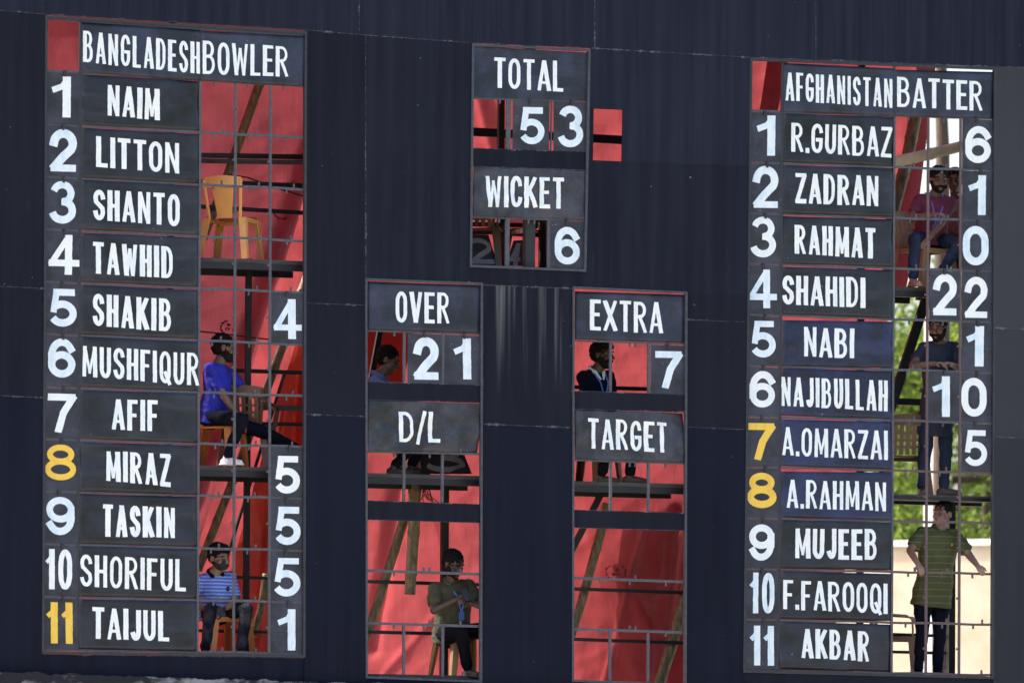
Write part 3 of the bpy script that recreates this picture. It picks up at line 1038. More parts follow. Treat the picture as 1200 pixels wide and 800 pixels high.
# row numbers -------------------------------------------------------------
LD = [(60, 82, 90, 138.4), (58, 90, 151, 201.5), (57.4, 88.5, 212, 262.6), (55.7, 90.5, 275, 322.5), (56.7, 89, 338.3, 383.2),
      (56, 88.4, 396.7, 443.3), (55, 88.4, 460, 506.8), (52.3, 88.4, 520.6, 563.4), (53.7, 87.4, 581.3, 626.9),
      (52.7, 84.4, 642.4, 690.3), (53.7, 83.7, 704.5, 753.5)]
RD = [(886, 907.3, 135.7, 183), (881.7, 911, 194, 243.7), (879.3, 909.4, 254, 302), (875.6, 908.7, 315.7, 361.3), (879, 908.4, 376.5, 419.7),
      (877.6, 908, 433.8, 477), (875.3, 907.7, 495.3, 539.5), (875.3, 909, 553, 595), (877, 907.3, 614.4, 657.3),
      (878, 907.7, 671, 719), (878.7, 907.3, 732, 779)]
for sec, L, side, head in ((0, LD, 'left', 'BANGLADESH'), (1, RD, 'right', 'AFGHANISTAN')):
    for i, d in enumerate(L):
        yel = (sec == 0 and i in (7, 10)) or (sec == 1 and i in (6, 7))
        nm = str(i + 1)
        panel('number_panel', cell(sec, 0, 1, i + 1, 1.4, 1.7, 1.1), M['num_plate'],
              f'{"yellow" if yel else "white"} row number {nm} panel in the {side} list under {head}', 'number panel',
              f'row number panels of the {side} list', nm, dq(*d, sl=0.05 if sec == 0 else 0.03), 'yellow' if yel else 'pale' if (i + sec) % 3 else 'white',
              digits=True, amp=.002, t=0.21, hook=True, th=0.005)

# score panels --------------------------------------------------------------
SP = [
    (cell(0, 4, 5, 5), (320, 353.4, 349.5, 396.7), '4', 'grey panel with a white 4, alone high in the BOWLER column'),
    (cell(0, 4, 5, 8), (320.7, 351.7, 533.4, 578), '5', 'topmost of the three white 5 panels in the BOWLER column'),
    (cell(0, 4, 5, 9), (320.7, 351.7, 593.5, 638.7), '5', 'middle of the three white 5 panels in the BOWLER column'),
    (cell(0, 4, 5, 10), (319.3, 351, 653.9, 699.4), '5', 'lowest of the three white 5 panels in the BOWLER column'),
    (cell(0, 4, 5, 11), (324.4, 345, 713, 761.6), '1', 'grey panel with a white 1 at the foot of the BOWLER column'),
    (cell(1, 4, 5, 1), (1130, 1160, 147.5, 191.4), '6', 'grey panel with a white 6 just under the BATTER heading'),
    (cell(1, 4, 5, 2), (1134, 1154.4, 206, 253), '1', 'white 1 panel beside the man in a maroon shirt'),
    (cell(1, 4, 5, 3), (1127.4, 1157.8, 265, 311.6), '0', 'white 0 panel above the 22 in the BATTER column'),
    (cell(1, 3, 4, 4), (1092.3, 1120.7, 321.4, 370.4), '2', 'left 2 of the white 22 in the BATTER column'),
    (cell(1, 4, 5, 4), (1130, 1157.8, 323.5, 372), '2', 'right 2 of the white 22 in the BATTER column'),
    (cell(1, 4, 5, 5), (1131.8, 1151.7, 382.2, 429.8), '1', 'white 1 panel below the 22, beside the man in a navy shirt'),
    (cell(1, 3, 4, 6), (1092.3, 1112.6, 440, 487.8), '1', 'white 1 of the 10, below the hands of the man in navy'),
    (cell(1, 4, 5, 6), (1126.4, 1156.8, 442.3, 488.2), '0', 'stained white 0 of the 10 in the BATTER column'),
    (cell(1, 4, 5, 7), (1128.8, 1157, 503.7, 546.2), '5', 'stained white 5, lowest panel of the BATTER column'),
    ([(601, 117.6), (643.8, 119), (643, 176.5), (600.4, 175)], (608, 638.6, 125.6, 169.5), '5', 'white 5 of the 53 under the TOTAL heading'),
    ([(648.6, 119), (688, 120.5), (687.6, 179), (648.4, 177.4)], (653.2, 682.9, 123.5, 172.8), '3', 'white 3 of the 53 under the TOTAL heading'),
    ([(644.6, 258.6), (684.8, 260), (684.2, 315.8), (644.4, 314.2)], (649.8, 680.2, 265, 309.6), '6', 'white 6 panel under the crumpled WICKET heading'),
    ([(477.6, 390.6), (518, 392), (517.6, 450), (477.4, 448.6)], (484.4, 513.8, 394.7, 445), '2', 'white 2 of the 21 under the OVER heading'),
    ([(521, 392), (563.6, 393.6), (563.2, 451.6), (520.6, 450.2)], (531.6, 552, 396, 444.3), '1', 'speckled white 1 of the 21 under the OVER heading'),
    ([(762.8, 403.8), (803.4, 405.2), (803, 463.6), (762.4, 462)], (767.2, 799.4, 411, 455.4), '7', 'white 7 panel under the EXTRA heading'),
]
for q, d, tx, lb in SP:
    panel('score_panel', q, M['num_plate'], lb, 'score panel', 'score panels', tx, dq(*d, sl=0.035), 'pale' if random.random() < .6 else 'white',
          digits=True, amp=.002, t=0.21, hook=True, th=0.005)

# ------------------------------------------------------------------ inside: platforms, posts, rails
fr = empty('steel_frame', (5.2, 0.6, 0), 'dark steel scaffold of posts, rails and plank platforms inside the scoreboard', 'scaffold')


def platform(x0, y0, x1, y1, yf=0.24, yb=1.12, th=0.05, bh=.055):
    """front edge from pixel (x0,y0) to (x1,y1): a plank edge over a dark angle beam"""
    a, b = pix(x0, y0, yf), pix(x1, y1, yf)
    z = (a.z + b.z) / 2
    mb = MB()
    n = 1
    for k in range(n):
        ya, yb_ = lerp(yf, yb, k / n) + 0.004, lerp(yf, yb, (k + 1) / n) - 0.004
        zz = z + random.uniform(-.004, .004)
        mb.box((a.x, ya, zz - th * .8), (b.x, yb_, zz))
    mb.build('plank', M['plank'], fr)
    for yy in (yf - 0.004, yb - 0.06):
        mb = MB()
        mb.box((a.x - .02, yy, z - th - bh), (b.x + .02, yy + 0.06, z - th * .8 - 0.002))
        mb.build('platform_beam', M['steel'], fr)
    return z


def post(x, ya, yb, d, wd=0.05, m='steel', name='post'):
    mb = MB()
    a, b = pix(x, ya, d), pix(x, yb, d)
    xx = (a.x + b.x) / 2
    mb.box((xx - wd / 2, d, min(a.z, b.z)), (xx + wd / 2, d + wd, max(a.z, b.z)))
    return mb.build(name, M[m], fr)


def rail(x0, y0, x1, y1, d, wd=0.045, m='steel', name='rail'):
    mb = MB()
    mb.bar(pix(x0, y0, d), pix(x1, y1, d), wd, 0.045)
    return mb.build(name, M[m], fr)


PZ = {}
PZ['L1'] = platform(180, 303, 372, 303)
PZ['L2'] = platform(180, 546, 372, 546)
PZ['L3'] = platform(180, 771, 372, 771)
PZ['C1'] = platform(418, 555.5, 578, 555.5)
PZ['C2'] = platform(418, 790, 578, 790)
PZ['D1'] = platform(660, 565, 818, 565)
PZ['W1'] = platform(545, 313, 700, 313)
PZ['E1'] = platform(1000, 335.5, 1100, 335.5)
PZ['E2'] = platform(1000, 579, 1185, 579, th=.03, bh=.032)
PZ['E3'] = platform(1000, 793, 1185, 793)

post(290.5, 303, 800, 0.75, 0.055)
post(200, -60, 800, 1.1, 0.055)
post(522, 556, 800, 1.0, 0.07)
post(588, 40, 318, 0.95, 0.06)
post(636, 258, 318, 0.6, 0.055)
post(1116, 590, 810, 0.95, 0.07)
post(1010, -60, 810, 1.1, 0.06)
post(806, 500, 810, 0.9, 0.05)
for y in (181.5, 187.5):
    pass
rail(180, 181, 400, 184.5, 1.18, 0.05)
rail(180, 187.5, 400, 191, 1.12, 0.045, 'plank', 'cross_plank')
rail(180, 211, 400, 219.5, 1.2, 0.05)
rail(180, 238.5, 400, 252, 1.2, 0.04)
rail(250, 433, 400, 438, 1.2, 0.04)
rail(300, 477, 400, 479, 1.0, 0.05, 'plank', 'cross_plank')
rail(300, 496, 400, 498, 1.2, 0.035)
rail(180, 673, 400, 679.5, 1.2, 0.03)
rail(180, 737, 400, 742.5, 1.2, 0.03)
rail(545, 153.8, 745, 164.8, 1.2, 0.085)
rail(545, 262.5, 700, 265.5, 1.2, 0.045)
rail(418, 680.5, 578, 685, 1.2, 0.034)
rail(418, 739.5, 578, 743.5, 1.2, 0.034)
rail(660, 689, 818, 694.5, 1.2, 0.034)
rail(660, 748, 818, 753.5, 1.2, 0.034)
rail(660, 453, 818, 457, 1.2, 0.04)
rail(1000, 468, 1100, 472, 1.2, 0.07)
rail(1000, 741, 1116, 745, 1.1, 0.03)
rail(1000, 762, 1116, 765, 1.1, 0.03)
rail(706, 577, 670, 646, 1.05, 0.06, name='brace')
rail(1092, 332, 1046, 474, 0.8, 0.095, name='brace')
rail(1046, 474, 1030, 524, 0.8, 0.095, name='brace')
rail(446, 388, 434, 452, 1.1, 0.055, name='brace')
rail(334, 438, 262, 668, 1.22, 0.022, name='brace')

# cables slung along the rails
for pts, d in (([(232, 216), (268, 205), (290, 208), (320, 219), (362, 232)], 1.1), ([(232, 388), (262, 391), (300, 396), (330, 399)], 1.0)):
    mb = MB()
    mb.tube([pix(x, y, d) for x, y in pts], 0.008, 6)
    o = mb.build('cable', M['rope'])
    tag(o, 'thin black cable slung ' + ('above the empty amber chair' if d > 1.05 else 'behind the head of the man in blue T-shirt'), 'cable')

# ------------------------------------------------------------------ tarpaulins
def tarp(name, poly, d, m, label, folds=(), nu=90, nv=90, amp=0.03, ph=0.0, ridge=()):
    """sheet spanning the pixel quad poly at depth d, hanging in soft vertical and slanting folds"""
    mb = MB()

    def fn(u, v):
        p = quadmap(poly, u, v, d)
        f = amp * (noise.noise(Vector((p.x * 1.3 + p.z * 0.35 + ph, 0, p.z * 0.35))) + 0.4 * noise.noise(Vector((p.x * 3.4 + p.z * 1.1, ph, p.z * 0.8))))
        s1, s2 = p.x * .85 + p.z * .5, p.z * .85 - p.x * .5
        f += .042 * (.45 - abs(noise.noise(Vector((s1 * 2.2 + ph, 3, s2 * .7))))) + .016 * (.4 - abs(noise.noise(Vector((s2 * 4.5, ph, s1 * 1.3)))))
        for (x0, y0, x1, y1, wd, a) in ridge:
            A, B = pix(x0, y0, d), pix(x1, y1, d)
            ab = B - A
            t = max(0, min(1, (p - A).dot(ab) / ab.length_squared))
            q = (p - A - ab * t)
            s = q.x * ab.z - q.z * ab.x
            dist = q.length * (1 if s > 0 else -1)
            f += a * math.exp(-(dist / wd) ** 2)
        p.y += f
        return p
    mb.grid(fn, nu, nv)
    o = mb.build(name, M[m], smooth=True)
    tag(o, label, 'tarpaulin', 'red tarpaulins behind the board')
    return o


T_main = tarp('tarpaulin', [(425, -130), (1130, -130), (958, 850), (155, 850)], 1.80, 'tarp_pink',
              'large red tarpaulin behind the middle of the board, seen under the OVER and EXTRA headings', nu=330, nv=280, amp=0.06,
              ridge=[(792, 600, 770, 830, .06, -.10), (468, 560, 436, 760, .07, -.1), (560, 100, 600, 260, .06, .1), (760, 600, 700, 830, .03, .02),
                     (690, 620, 790, 760, .05, .03), (450, 790, 540, 690, .04, .03), (720, 380, 780, 440, .08, .04)])
tarp('tarpaulin', [(664, 545), (980, 590), (965, 850), (640, 850)], 2.1, 'tarp_dull',
     'hidden second layer of red tarpaulin added to darken the lower part under the TARGET heading', nu=60, nv=60, amp=0.05, ph=71)  # hidden sheet, added to dim the sunlight reaching the main one
tarp('tarpaulin', [(-10, 600), (232, 600), (226, 850), (-10, 850)], 1.62, 'tarp_dull',
     'red tarpaulin added low behind the left list against light leaks, seen only between panels', nu=40, nv=40, amp=0.04, ph=55)  # added to close a gap where sunlight leaked in
T_left = tarp('tarpaulin', [(-10, -120), (455, -110), (232, 640), (-10, 640)], 1.50, 'tarp_dull',
              'red tarpaulin with a slanting edge, behind the empty amber chair', nu=170, nv=200, amp=0.035, ph=4,
              ridge=[(380, 140, 215, 630, .10, -.13)])
T_or = tarp('tarpaulin', [(352, 380), (430, 380), (420, 830), (225, 830)], 1.58, 'tarp_orange',
            'dark orange red tarpaulin hanging in wrinkles behind the masked man', nu=110, nv=180, amp=0.05, ph=14,
            ridge=[(352, 440, 345, 640, .03, .06), (330, 480, 300, 760, .03, -.05)])
T_or2 = tarp('tarpaulin', [(425, 360), (492, 360), (470, 462), (420, 462)], 1.60, 'tarp_orange',
             'orange red tarpaulin behind the man with a light blue collar', nu=40, nv=40, amp=0.05, ph=24)
T_r = tarp('tarpaulin', [(1078, 60), (1100, 60), (1062, 345), (1030, 345)], 1.60, 'tarp_dull',
           'narrow slanting edge of red tarpaulin behind the man in the maroon shirt', nu=20, nv=60, amp=0.03, ph=31)
T_k = tarp('tarpaulin', [(905, 40), (930, 40), (905, 160), (885, 160)], 1.5, 'tarp_dull',
           'small orange red fold of tarpaulin left of the AFGHANISTAN heading', nu=20, nv=20, amp=0.04, ph=41)
a, b = pix(-45, -170, .1), pix(-45, 850, .1)  # unseen end sheet, added to keep sun from entering on the left
mb = MB()
mb.grid(lambda u, v: (a.x + .04 * noise.noise(Vector((u * 4, v * 9, 7))), lerp(.02, 1.86, u), lerp(b.z, a.z, v)), 10, 40)
tag(mb.build('tarpaulin', M['tarp_pink'], smooth=True), 'unseen red tarpaulin added at the left end of the board to block the sun', 'tarpaulin', 'red tarpaulins behind the board')
# added unseen roof sheet from the board's top back over the hanging sheets
a, b = pix(-150, -175, 0.02), pix(1100, -125, 0.02)
mb = MB()
mb.grid(lambda u, v: (lerp(a.x, b.x, u), lerp(0.03, 2.3, v), lerp(a.z, b.z, u) - 0.03 + 0.05 * noise.noise(Vector((u * 20, v * 4, 2))) - 0.12 * v), 80, 12)
# the picture never looks this high; it keeps the inside in the shade as in the photograph
tag(mb.build('tarpaulin', M['tarp_pink'], smooth=True), 'unseen red tarpaulin added as a roof to shade the inside of the board', 'tarpaulin', 'red tarpaulins behind the board')


# printed stamps on the sheets
def stamp(parent, px, py, d, r, n=18, part=(200, 420), arrow=True):
    mb = MB()
    c = pix(px, py, d)
    rnd = random.Random(px)
    for k in range(n):
        an = R(lerp(part[0], part[1], k / (n - 1)) + rnd.uniform(-4, 4))
        rr = r * (1 + rnd.uniform(-.06, .06))
        p = c + Vector((math.cos(an) * rr, 0, math.sin(an) * rr * .8))
        t = Vector((-math.sin(an), 0, math.cos(an)))
        rad = Vector((math.cos(an), 0, math.sin(an)))
        mb.obox(p, t * .006, Vector((0, .001, 0)), rad * rnd.uniform(.005, .012))
    if arrow:
        for k in range(9):
            p = c + Vector((rnd.uniform(-.05, .05), 0, rnd.uniform(-.03, .045)))
            an = rnd.uniform(0, 3)
            mb.obox(p, Vector((math.cos(an), 0, math.sin(an))) * .014, Vector((0, .001, 0)), Vector((-math.sin(an), 0, math.cos(an))) * .005)
    mb.build('printed_stamp', M['ink'], parent)


stamp(T_left, 331, 248, 1.42, 0.09, part=(180, 350), arrow=False)
stamp(T_left, 268, 384, 1.42, 0.085, part=(100, 250))
stamp(T_main, 722, 670, 1.62, 0.11, part=(130, 410), n=24)


# ------------------------------------------------------------------ bamboo
def bamboo(pts, d, r, label, m='bamboo', knots=0.42, d1=None):
    a = pix(*pts[0], d)
    b = pix(*pts[1], d if d1 is None else d1)
    mb = MB()
    L = (b - a).length
    n = max(6, int(L / 0.018))
    P, Rr = [], []
    k_next = 0.15
    bend = Vector((0.02, 0, 0))
    for i in range(n + 1):
        t = i / n
        s = t * L
        P.append(a.lerp(b, t) + bend * math.sin(t * 3.1) + Vector((0.006 * noise.noise(Vector((s * 2.2, r * 50, 1))), 0, 0)))
        kn = abs((s / knots + 0.35) % 1 - 0.5) * knots
        Rr.append(r * .86 * (1 - 0.12 * t) * (1.0 + 0.14 * math.exp(-(kn / .016) ** 2)) * (1 + .03 * noise.noise(Vector((s * 3, r * 90, 0)))))
    mb.tube(P, Rr, 12)
    o = mb.build('bamboo_pole', M[m], smooth=True)
    return tag(o, label, 'bamboo pole', 'bamboo poles')


bamboo([(306, 92), (225, 312)], 1.28, 0.055, 'bamboo pole slanting behind the empty amber chair')
bamboo([(372, 290), (232, 668)], 1.36, 0.055, 'bamboo pole slanting behind the man in the blue T-shirt')
bamboo([(312, 672), (297, 745)], 1.30, 0.05, 'knotty bamboo pole low behind the masked man')
bamboo([(478, 592), (418, 775)], 1.34, 0.058, 'bamboo pole slanting to the lower left, left of the man with the phone')
bamboo([(486, 520), (480, 696)], 1.10, 0.075, 'thick short bamboo pole hanging upright, left of the man with the phone')
bamboo([(712, 590), (664, 760)], 1.34, 0.058, 'bamboo pole slanting to the lower left under the TARGET heading')
bamboo([(812, 660), (768, 815)], 1.30, 0.075, 'thick bamboo pole in the lower right corner under the TARGET heading')
bamboo([(1030, 194), (1128, 171)], 0.72, 0.075, 'pale horizontal bamboo pole above the man in the maroon shirt', 'bamboo_pale', 0.5)
bamboo([(1078, 110), (1040, 275)], 1.3, 0.08, 'dark bamboo pole slanting behind the man in the maroon shirt')
# poles that stand behind the sheets and shade them
for (p0, p1, d, r) in (((788, 560), (722, 830), 2.2, .022), ((800, 430), (700, 600), 2.2, .02), ((745, 90), (700, 200), 2.0, .025),
                       ((575, 600), (545, 760), 2.2, .02), ((440, 520), (500, 830), 2.15, .02)):
    mb = MB()
    mb.tube([pix(*p0, d), pix(*p1, d)], r, 8)
    tag(mb.build('bamboo_pole', M['bamboo']), 'thin pole behind the red tarpaulin that shows as a dark slanting line', 'bamboo pole', 'poles behind the tarpaulin')

# twigs tied to the short hanging pole
mb = MB()
rnd = random.Random(3)
for k in range(14):
    a = pix(494 + rnd.uniform(-4, 3), 560 + rnd.uniform(-6, 6), 1.0)
    mb.tube([a, a + Vector((rnd.uniform(-.02, .08), 0, -.12)), a + Vector((rnd.uniform(-.02, .22), 0.02, rnd.uniform(-.3, -.18)))], 0.004, 4)
tag(mb.build('loose_twine', M['rope']), 'frayed dark twine hanging by the thick short bamboo pole', 'twine')


# ------------------------------------------------------------------ plastic chairs
PL = {
    'amber': mat('amber_plastic', (0.72, 0.36, 0.11), 0.4, 0.2, 5, spec=0.5),
    'orange': mat('orange_plastic', (0.70, 0.26, 0.07), 0.42, 0.2, 5, spec=0.5),
    'brown': mat('brown_plastic', (0.15, 0.072, 0.038), 0.4, 0.25, 5, spec=0.5),
    'dark': mat('dark_brown_plastic', (0.075, 0.045, 0.028), 0.45, 0.25, 5),
    'tan': mat('tan_plastic', (0.34, 0.21, 0.10), 0.42, 0.2, 5, spec=0.5),
}


def chair(colour, loc, face, label, arms=True):
    """monobloc chair; face = degrees, 0 looks at the camera side (-y), 90 looks to +x"""
    root = empty('plastic_chair', loc, label, 'chair', 'plastic chairs on the platforms')
    Rz = Matrix.Rotation(R(face), 4, 'Z')
    m = PL[colour]

    def T(x, y, z):          # local: +y backwards, -y forwards
        return Vector(loc) + (Rz @ Vector((x, y, z)))

    class LB(MB):
        pass

    def loc_build(name, verts_fn):
        mb = MB()
        verts_fn(mb)
        mb.v = [Vector(loc) + (Rz @ v) for v in mb.v]
        return mb.build(name, m, root, smooth=False)

    def seat(mb):
        mb.mi = 0
        nu, nv = 10, 10
        o = len(mb.v)
        top = lambda u, v: Vector((lerp(-.21, .21, u) * (1.0 - .08 * v), lerp(-.21, .20, v), .43 + .018 * (abs(2 * u - 1) ** 3) - .02 * v - .025 * max(0, .12 - v) / .12))
        mb.grid(top, nu, nv)
        mb.grid(lambda u, v: top(1 - u, v) - Vector((0, 0, .014)), nu, nv)
        for s in (-1, 1):
            mb.box((s * .2 - .012, -.2, .385), (s * .2 + .012, .19, .428))
        mb.box((-.2, -.212, .375), (.2, -.19, .425))
    loc_build('seat', seat)

    def back(mb):
        n = 5
        prof = lambda z: .20 + (z - .42) * .24
        W = lambda z: .165 + .035 * (z - .42) / .4
        for s in (-1, 1):
            mb.tube([(s * W(z), prof(z), z) for z in (.40, .55, .7, .80)], .018, 6)
        # top rail curved
        mb.grid(lambda u, v: Vector((lerp(-.2, .2, u), prof(.76) + .02 * math.cos((u - .5) * 3.1) + .004, .72 + .10 * v + .02 * math.sin(u * 3.14) * v)), 10, 3)
        mb.grid(lambda u, v: Vector((lerp(.2, -.2, u), prof(.76) + .02 * math.cos((u - .5) * 3.1) - .010, .72 + .10 * v + .02 * math.sin(u * 3.14) * v)), 10, 3)
        # slats with slots between
        if colour == 'amber':
            mb.grid(lambda u, v: Vector((lerp(-1, 1, u) * lerp(.075, .115, v), prof(lerp(.42, .73, v)) + .004, lerp(.42, .73, v))), 6, 6)
            mb.grid(lambda u, v: Vector((lerp(1, -1, u) * lerp(.075, .115, v), prof(lerp(.42, .73, v)) - .006, lerp(.42, .73, v))), 6, 6)
        for i in range(5 if colour != 'amber' else 0):
            x = -.13 + i * .065
            for z0, z1 in ((.42, .73),):
                mb.obox(Vector((x, prof((z0 + z1) / 2) + .006, (z0 + z1) / 2)), Vector((.029 if colour == 'amber' else .021, 0, 0)), Vector((0, .005, 0)), Vector((0, (prof(z1) - prof(z0)) / 2, (z1 - z0) / 2)))
        for z in (.5, .57, .64) if colour != 'amber' else ():
            mb.box((-.15, prof(z) + .001, z - .012), (.15, prof(z) + .009, z + .012))
    loc_build('backrest', back)
    for sx in (-1, 1):
        for sy in (-1, 1):
            def leg(mb, sx=sx, sy=sy):
                x0, y0 = sx * .19, (-.19 if sy < 0 else .18)
                x1, y1 = sx * .235, (-.22 if sy < 0 else .25)
                for (ax, ay) in ((.034, .006), (.006, .034)):
                    ox, oy = (0 if ax > ay else sx * .028), (0 if ay > ax else sy * .028)
                    c = [(x0 + ox, y0 + oy, .42), (x1 + ox, y1 + oy, 0)]
                    vs = []
                    for (x, y, z), k in zip(c, (1.15, .75)):
                        vs += [(x - ax * k, y - ay * k, z), (x + ax * k, y - ay * k, z), (x + ax * k, y + ay * k, z), (x - ax * k, y + ay * k, z)]
                    mb.add(vs, [(0, 1, 5, 4), (1, 2, 6, 5), (2, 3, 7, 6), (3, 0, 4, 7), (0, 3, 2, 1), (4, 5, 6, 7)])
            loc_build('leg', leg)
    if arms:
        for sx in (-1, 1):
            def arm(mb, sx=sx):
                pts = [(sx * .2, .29, .68), (sx * .25, .2, .665), (sx * .265, .02, .65), (sx * .262, -.14, .64), (sx * .25, -.2, .6), (sx * .235, -.205, .50), (sx * .21, -.2, .41)]
                pts = [Vector(p) for p in pts]
                n = len(pts)
                for i in range(n - 1):
                    p0, p1 = pts[i], pts[i + 1]
                    d = (p1 - p0)
                    sd = Vector((1, 0, 0))
                    nn = d.cross(sd).normalized()
                    mb.obox((p0 + p1) / 2, d * .54, sd * .022, nn * .008)
            loc_build('armrest', arm)
    return root


def at(px, py, d, z=None):
    p = pix(px, py, d)
    if z is not None: p.z = z
    return p


chair('amber', at(271, 303, .55, PZ['L1']), 180 - 38, 'empty amber plastic chair on the upper left platform', False)
chair('orange', at(254, 546, .62, PZ['L2']), 52, 'orange plastic chair under the man in the blue T-shirt', False)
chair('brown', at(291, 546, .85, PZ['L2']), 150, 'brown plastic armchair behind the knee of the man in the blue T-shirt')
chair('orange', at(259, 771, .68, PZ['L3']), 12, 'orange plastic chair under the masked man', False)
chair('tan', at(543, 790, .66, PZ['C2']), 8, 'tan plastic chair under the man with the phone', False)
chair('tan', at(446, 555, .66, PZ['C1']), 75, 'tan plastic chair behind the D/L heading, under the seated man')
chair('brown', at(690, 565, .66, PZ['D1']), 40, 'brown plastic chair under the man with the white collar')
chair('tan', at(1083, 335, .62, PZ['E1']), 20, 'tan plastic chair under the man in the maroon shirt', False)
chair('brown', at(1060, 579, .75, PZ['E2']), 165, 'brown slotted plastic chair left of the legs of the man in navy')
chair('brown', at(1050, 793, .75, PZ['E3']), 60, 'brown plastic chair at the feet of the man in the striped olive shirt')
chair('dark', at(563, 313, .75, PZ['W1']), 150, 'dark brown plastic chair at the left of the WICKET score opening')
chair('dark', at(628, 313, .8, PZ['W1']), 190, 'dark brown plastic chair beside the 6 of the WICKET score')


# spare panels lying about inside
def spare(c4, d, lean, text, tqd, label, tm='grey_paint'):
    mb = MB()

    def fn(u, v):
        p = quadmap(c4, u, v, d)
        p.y += lean * v
        return p
    mb.slab(fn, 4, 4, 0.006)
    o = mb.build('spare_panel', M['steel'])
    tag(o, label, 'spare panel', 'spare panels leaning inside')
    zb = pix(*c4[3], d).z
    zt = pix(*c4[0], d).z
    k = pix(0, 0, d)
    q4 = []
    for x, y in tqd:     # lettering is laid out on the front plane through the same sight lines
        p = pix(x, y, d)
        v = CAM + (p - CAM) * ((0 - CAM.y) / (d - CAM.y))
        q4.append((x, y))
    L = lettering(text, q4, M[tm], o, lambda p: 0, t=0.2, digits=True)
    # move the strokes from the front plane to this panel's own plane
    org = Vector(o.location)
    for vv in L.data.vertices:
        wpt = vv.co + org
        off = wpt.y
        dirv = Vector((wpt.x, 0, wpt.z)) - CAM
        q_ = CAM + dirv * ((d - CAM.y) / (-CAM.y))
        t = (q_.z - zb) / (zt - zb)
        vv.co = Vector((q_.x, d + lean * t + off - 0.002, q_.z)) - org
    return o


spare([(551, 274), (577, 274), (584, 312), (551, 312)], .42, .12, '2', [(548, 278), (577, 278), (581, 309), (551, 309)],
      'dark spare panel with a faded 2 behind a chair leg in the WICKET opening')
spare([(606, 281), (628, 280), (613, 312), (592, 311)], .40, .10, '4', [(602, 284), (616, 284), (609, 312), (595, 312)],
      'dark slanting spare panel with a faded 4 in the WICKET opening')
spare([(497, 528), (549, 530), (553, 555), (494, 555)], .45, .14, '3', [(502, 519), (547, 520), (548, 553), (502, 553)],
      'dark spare panel with a faded curved numeral under the D/L heading')


# ------------------------------------------------------------------ people
def remesh(mb, voxel, smooth_it=4, disp=0.0, dscale=9.0, seed=0):
    me = bpy.data.meshes.new('tmp')
    me.from_pydata(mb.v, [], mb.f)
    ob = bpy.data.objects.new('tmp', me)
    COL.objects.link(ob)
    rm = ob.modifiers.new('r', 'REMESH')
    rm.mode = 'VOXEL'
    rm.voxel_size = voxel
    rm.adaptivity = 0
    sm = ob.modifiers.new('s', 'SMOOTH')
    sm.factor = 0.5
    sm.iterations = smooth_it
    dg = bpy.context.evaluated_depsgraph_get()
    ev = ob.evaluated_get(dg)
    m2 = bpy.data.meshes.new_from_object(ev)
    bpy.data.objects.remove(ob)
    bpy.data.meshes.remove(me)
    out = MB()
    vs = [v.co.copy() for v in m2.vertices]
    if disp:
        ns = [v.normal.copy() for v in m2.vertices]
        for i, v in enumerate(vs):
            q = Vector((v.x * dscale + seed, v.y * dscale, v.z * dscale * 1.4))
            f = noise.noise(q) + .6 * (.35 - abs(noise.noise(Vector((q.x * 1.3 + q.z * .9, q.y, q.z * 1.9 - q.x * .6))))) + .3 * noise.noise(q * 3.1)
            vs[i] = v + ns[i] * disp * f
    out.v = vs
    out.f = [tuple(p.vertices) for p in m2.polygons]
    out.m = [0] * len(out.f)
    bpy.data.meshes.remove(m2)
    return out


def ik(a, c, l1, l2, hint):
    d = c - a
    L = d.length
    if L > (l1 + l2) * .995:
        k = L / ((l1 + l2) * .995)
        l1 *= k
        l2 *= k
    dn = d.normalized()
    x = (l1 * l1 - l2 * l2 + L * L) / (2 * L)
    h = math.sqrt(max(0, l1 * l1 - x * x))
    pr = hint - dn * hint.dot(dn)
    if pr.length < 1e-4:
        pr = dn.orthogonal()
    return a + dn * x + pr.normalized() * h


SK = {}


def skin(k):
    if k not in SK:
        SK[k] = mat('skin_' + 'abcd'[len(SK) % 4], k, 0.5, 0.22, 14, 0.1, 90)
    return SK[k]


HAIR = mat('black_hair', (0.007, 0.006, 0.006), 0.75, 0.4, 60, 0.6, 160, spec=0.15)
BEARD = mat('black_beard', (0.017, 0.012, 0.010), 0.8, 0.5, 60, 0.6, 160, spec=0.15)
EYEW = mat('eye_white', (0.15, 0.125, 0.11), 0.3, 0.05)
EYEB = mat('eye_iris', (0.02, 0.012, 0.008), 0.2, 0.1)
LIPS = mat('lip_skin', (0.14, 0.06, 0.05), 0.5, 0.2)


def hand(mb, wrist, d, palm_n, side, curl=0.7, s=1.0):
    """palm and five fingers; d = direction of the fingers, palm_n = out of the palm"""
    d = d.normalized()
    palm_n = (palm_n - d * palm_n.dot(d))
    palm_n = palm_n.normalized() if palm_n.length > 1e-3 else d.orthogonal().normalized()
    sd = d.cross(palm_n).normalized() * side
    for k, o in enumerate((-.027, -.009, .009, .026)):
        mb.cap(wrist + sd * o * .5 * s, wrist + d * .085 * s + sd * o * s, .016 * s, .0135 * s, 8)
        L = (.062, .075, .07, .055)[k] * s
        p = wrist + d * .088 * s + sd * o * s
        cd = d
        for j, fr_ in enumerate((.45, .32, .25)):
            an = curl * (.5 + .55 * j)
            dd = (d * math.cos(an) + palm_n * math.sin(an)).normalized()
            q = p + dd * L * fr_
            mb.cap(p, q, (.0105 - .0012 * j) * s, (.0098 - .0012 * j) * s, 8)
            p = q
    b = wrist + d * .03 * s - sd * .028 * s
    t1 = b + (d * .6 - sd * .55 + palm_n * .45).normalized() * .042 * s
    t2 = t1 + (d * .8 - sd * .1 + palm_n * .6).normalized() * .034 * s
    mb.cap(b, t1, .014 * s, .012 * s, 8)
    mb.cap(t1, t2, .0115 * s, .009 * s, 8)


